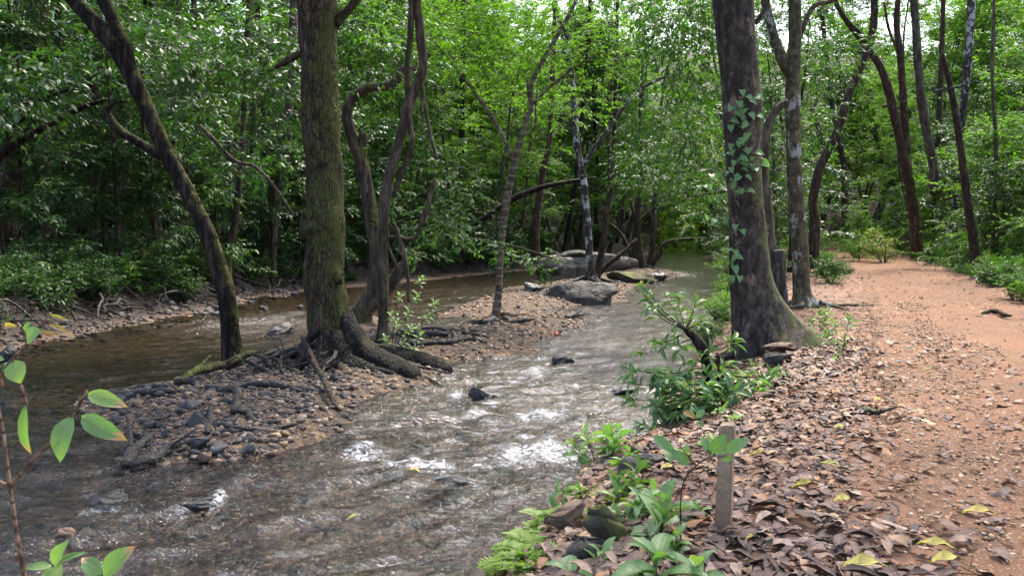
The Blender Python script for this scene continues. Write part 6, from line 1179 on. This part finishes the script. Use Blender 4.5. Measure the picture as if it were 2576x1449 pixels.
# vine on the thick tree
vb = at(1835, 700, 11.1); vn = thing('climbing_vine', 'thin climbing vine with heart shaped leaves on the thick dark trunk', 'vine', vb); z3 = lambda x, y: (1663.7+x*.5052, y*.5052)
def trunk_y(px, py):                        # just in front of the trunk surface
    cx0 = np.interp(py, [-20, 180, 430, 640, 740, 820], [1843, 1860, 1870, 1884, 1892, 1902]); rr_ = np.interp(py, [-20, 180, 430, 640, 740, 820], [55, 51, 48, 50, 56, 63]); u = (px-cx0)/rr_
    return 11.5-.275*math.sqrt(max(0, 1-u*u))*(rr_/50)-.03 if abs(u) < 1 else 11.45
for pts in ([(340, 1400), (350, 1250), (390, 1150), (350, 960), (360, 880), (400, 800), (360, 760), (400, 640), (420, 520), (400, 460)], [(350, 960), (250, 940), (190, 945)], [(380, 880), (300, 880), (240, 885)], [(400, 800), (450, 770), (520, 805)], [(400, 640), (440, 580), (500, 588)], [(400, 540), (440, 512), (490, 490)], [(390, 1150), (320, 1095), (215, 1105)], [(340, 1400), (330, 1430), (325, 1500)], [(360, 760), (310, 770), (270, 755)]):
    P = np.array([at(*z3(*p), trunk_y(*z3(*p))) for p in pts]); obj('runner', tri_mesh('runner', *tube(P-vb, np.linspace(.007, .004, len(P)), 6, 4, .1), [M['root_bank']]), vn)
for k, (x, y) in enumerate([(400, 465), (425, 495), (385, 520), (400, 540), (470, 495), (440, 515), (350, 545), (375, 565), (390, 585), (440, 580), (480, 590), (345, 615), (420, 635), (390, 650), (430, 680), (350, 735), (395, 725), (355, 760), (325, 780), (390, 800), (420, 805), (460, 800), (500, 820), (470, 775), (510, 805), (360, 815), (400, 825), (415, 840), (345, 850), (465, 855), (370, 885), (340, 910), (390, 890), (420, 890), (370, 965), (430, 965), (190, 940), (250, 885), (215, 940), (220, 1105), (265, 1110), (325, 1095), (370, 1135), (395, 1160), (360, 1260), (335, 1310), (360, 1340), (330, 1405), (350, 1390), (390, 1390), (370, 1290), (300, 775), (285, 870), (310, 945), (240, 930), (345, 640)]):
    px, py = z3(x, y); b = at(px, py-8, trunk_y(px, py)-.03); leaf_obj('leaf', VIN[k % 2], b, (r.normal(0, .55), -.55+r.normal(0, .2), -.5+r.normal(0, .35)), (r.normal(0, .3), -.8, .8), r.uniform(.095, .145), vn)

for k in range(26):
    x, y = [(390, 560), (380, 700), (410, 800), (360, 880), (370, 960), (400, 620), (345, 1290), (350, 1370), (440, 780)][k % 9]; px, py = z3(x+r.normal(0, 34), y+r.normal(0, 30)); leaf_obj('leaf', VIN[k % 2], at(px, py-6, trunk_y(px, py)-.02), (r.normal(0, .6), -.5, -.5+r.normal(0, .4)), (r.normal(0, .4), -.8, .7), r.uniform(.06, .13), vn)

# ferns on the crumbling edge
def fern_mesh(seed, n=8, L=.22):
    q = np.random.default_rng(seed); B, A, U_, Ls, Ws, ST = [], [], [], [], [], []
    for k in range(n):
        az = k*6.28/n+q.normal(0, .3); el = q.uniform(.3, 1.1); ln = L*q.uniform(.7, 1.2); p = np.zeros(3); d = np.array([math.cos(az)*math.cos(el), math.sin(az)*math.cos(el), math.sin(el)])
        for j in range(11):
            s = j/10; d = nrm(d+np.array([0, 0, -.13])); p0 = p; p = p+d*ln/11; ST.append((p0, p)); sd = nrm(np.cross(d, [0, 0, 1.])); w_ = ln*.34*math.sin(math.pi*min(1, .12+.95*(1-s)))*.9+.004
            for sg in (-1, 1): B.append(p); A.append(sd*sg+d*.45); U_.append(np.cross(sd, d)*-1+q.normal(0, .2, 3)); Ls.append(w_); Ws.append(ln*.10)
    B, A, U_, Ls, Ws = (np.array(v_) for v_ in (B, A, U_, Ls, Ws)); V, T_ = leaves_arrays(B, A, U_, Ls, Ws, LF6); S0, S1 = np.array([a for a, _ in ST]), np.array([b for _, b in ST]); V2, T2 = tri_tubes(S0, S1, np.full(len(S0), .0016), np.full(len(S0), .0014))
    return tri_mesh('frond', np.vstack([V, V2]), np.vstack([T_, T2+len(V)]), [M['fern']], smooth=False, attrs={'rnd': np.r_[np.repeat(q.uniform(0, 1, len(B)), 6), np.zeros(len(V2))]})
FM = [fern_mesh(900+k, 9) for k in range(4)]
for k, (x, y, s) in enumerate([(320, 1010, 1.), (430, 960, 1.), (540, 900, .9), (380, 1040, 1.), (270, 1080, .9), (230, 1180, .9), (300, 1170, 1.), (340, 1260, 1.), (280, 1300, .9), (380, 1340, 1.), (330, 1400, 1.), (240, 1380, .9), (620, 860, .8), (470, 1040, .8), (1120, 1090, .6), (820, 900, .7), (900, 690, .6), (960, 660, .5), (1850, 380, .7), (2180, 300, .8), (2140, 260, .6), (690, 920, .6)]):
    g = G(*zb_(x, y), .4); zz = max(hz(g[0], g[1]), .1); g = G(*zb_(x, y), zz)
    zz = max(hz(g[0], g[1]), .05); f = thing('fern', 'bright green fern on the crumbling stream edge of the near bank', 'fern', (g[0], g[1], zz), 'ferns of the near bank'); f.rotation_euler = (0, 0, k*1.3); f.scale = (s, s, s); obj('frond', FM[k % 4], f)
# leafy sprigs beside the massive trunk and on the leaf litter
def sprig(label, px0, py0, Y, tops, L, n, meshes, r_=.004): return sapling(label, (px0, py0), tops, L, n, meshes, Y, r0=r_, conv=lambda x, y: (x, y))
sprig('loose leafy sprig growing at the foot of the slim grey tree', 985, 905, 13.9, [(1000, 810), (1030, 780), (1060, 840), (1015, 860), (985, 790), (1050, 740), (1080, 790), (1040, 880), (1005, 740), (1035, 825), (970, 850), (1060, 700), (1095, 760)], .12, 6, SAP, .006)
sprig('thin sapling among litter between the vine clad tree and the track', 2115, 930, 10.6, [(2100, 815), (2140, 800), (2080, 845), (2125, 850), (2110, 905)], .13, 5, SHR, .005)
sprig('small green seedling on the litter above the log', 2085, 958, 9.9, [(2088, 925), (2105, 940), (2070, 945)], .13, 4, SAP)
sprig('small plant with drooping leaves on the litter left of the track', 2060, 850, 12.5, [(2060, 790), (2085, 780), (2040, 810), (2075, 810)], .14, 5, SHR)
sprig('leafy seedling by the mossy bank stone', 1845, 1090, 7.4, [(1850, 1050), (1838, 1072)], .1, 5, SAP)
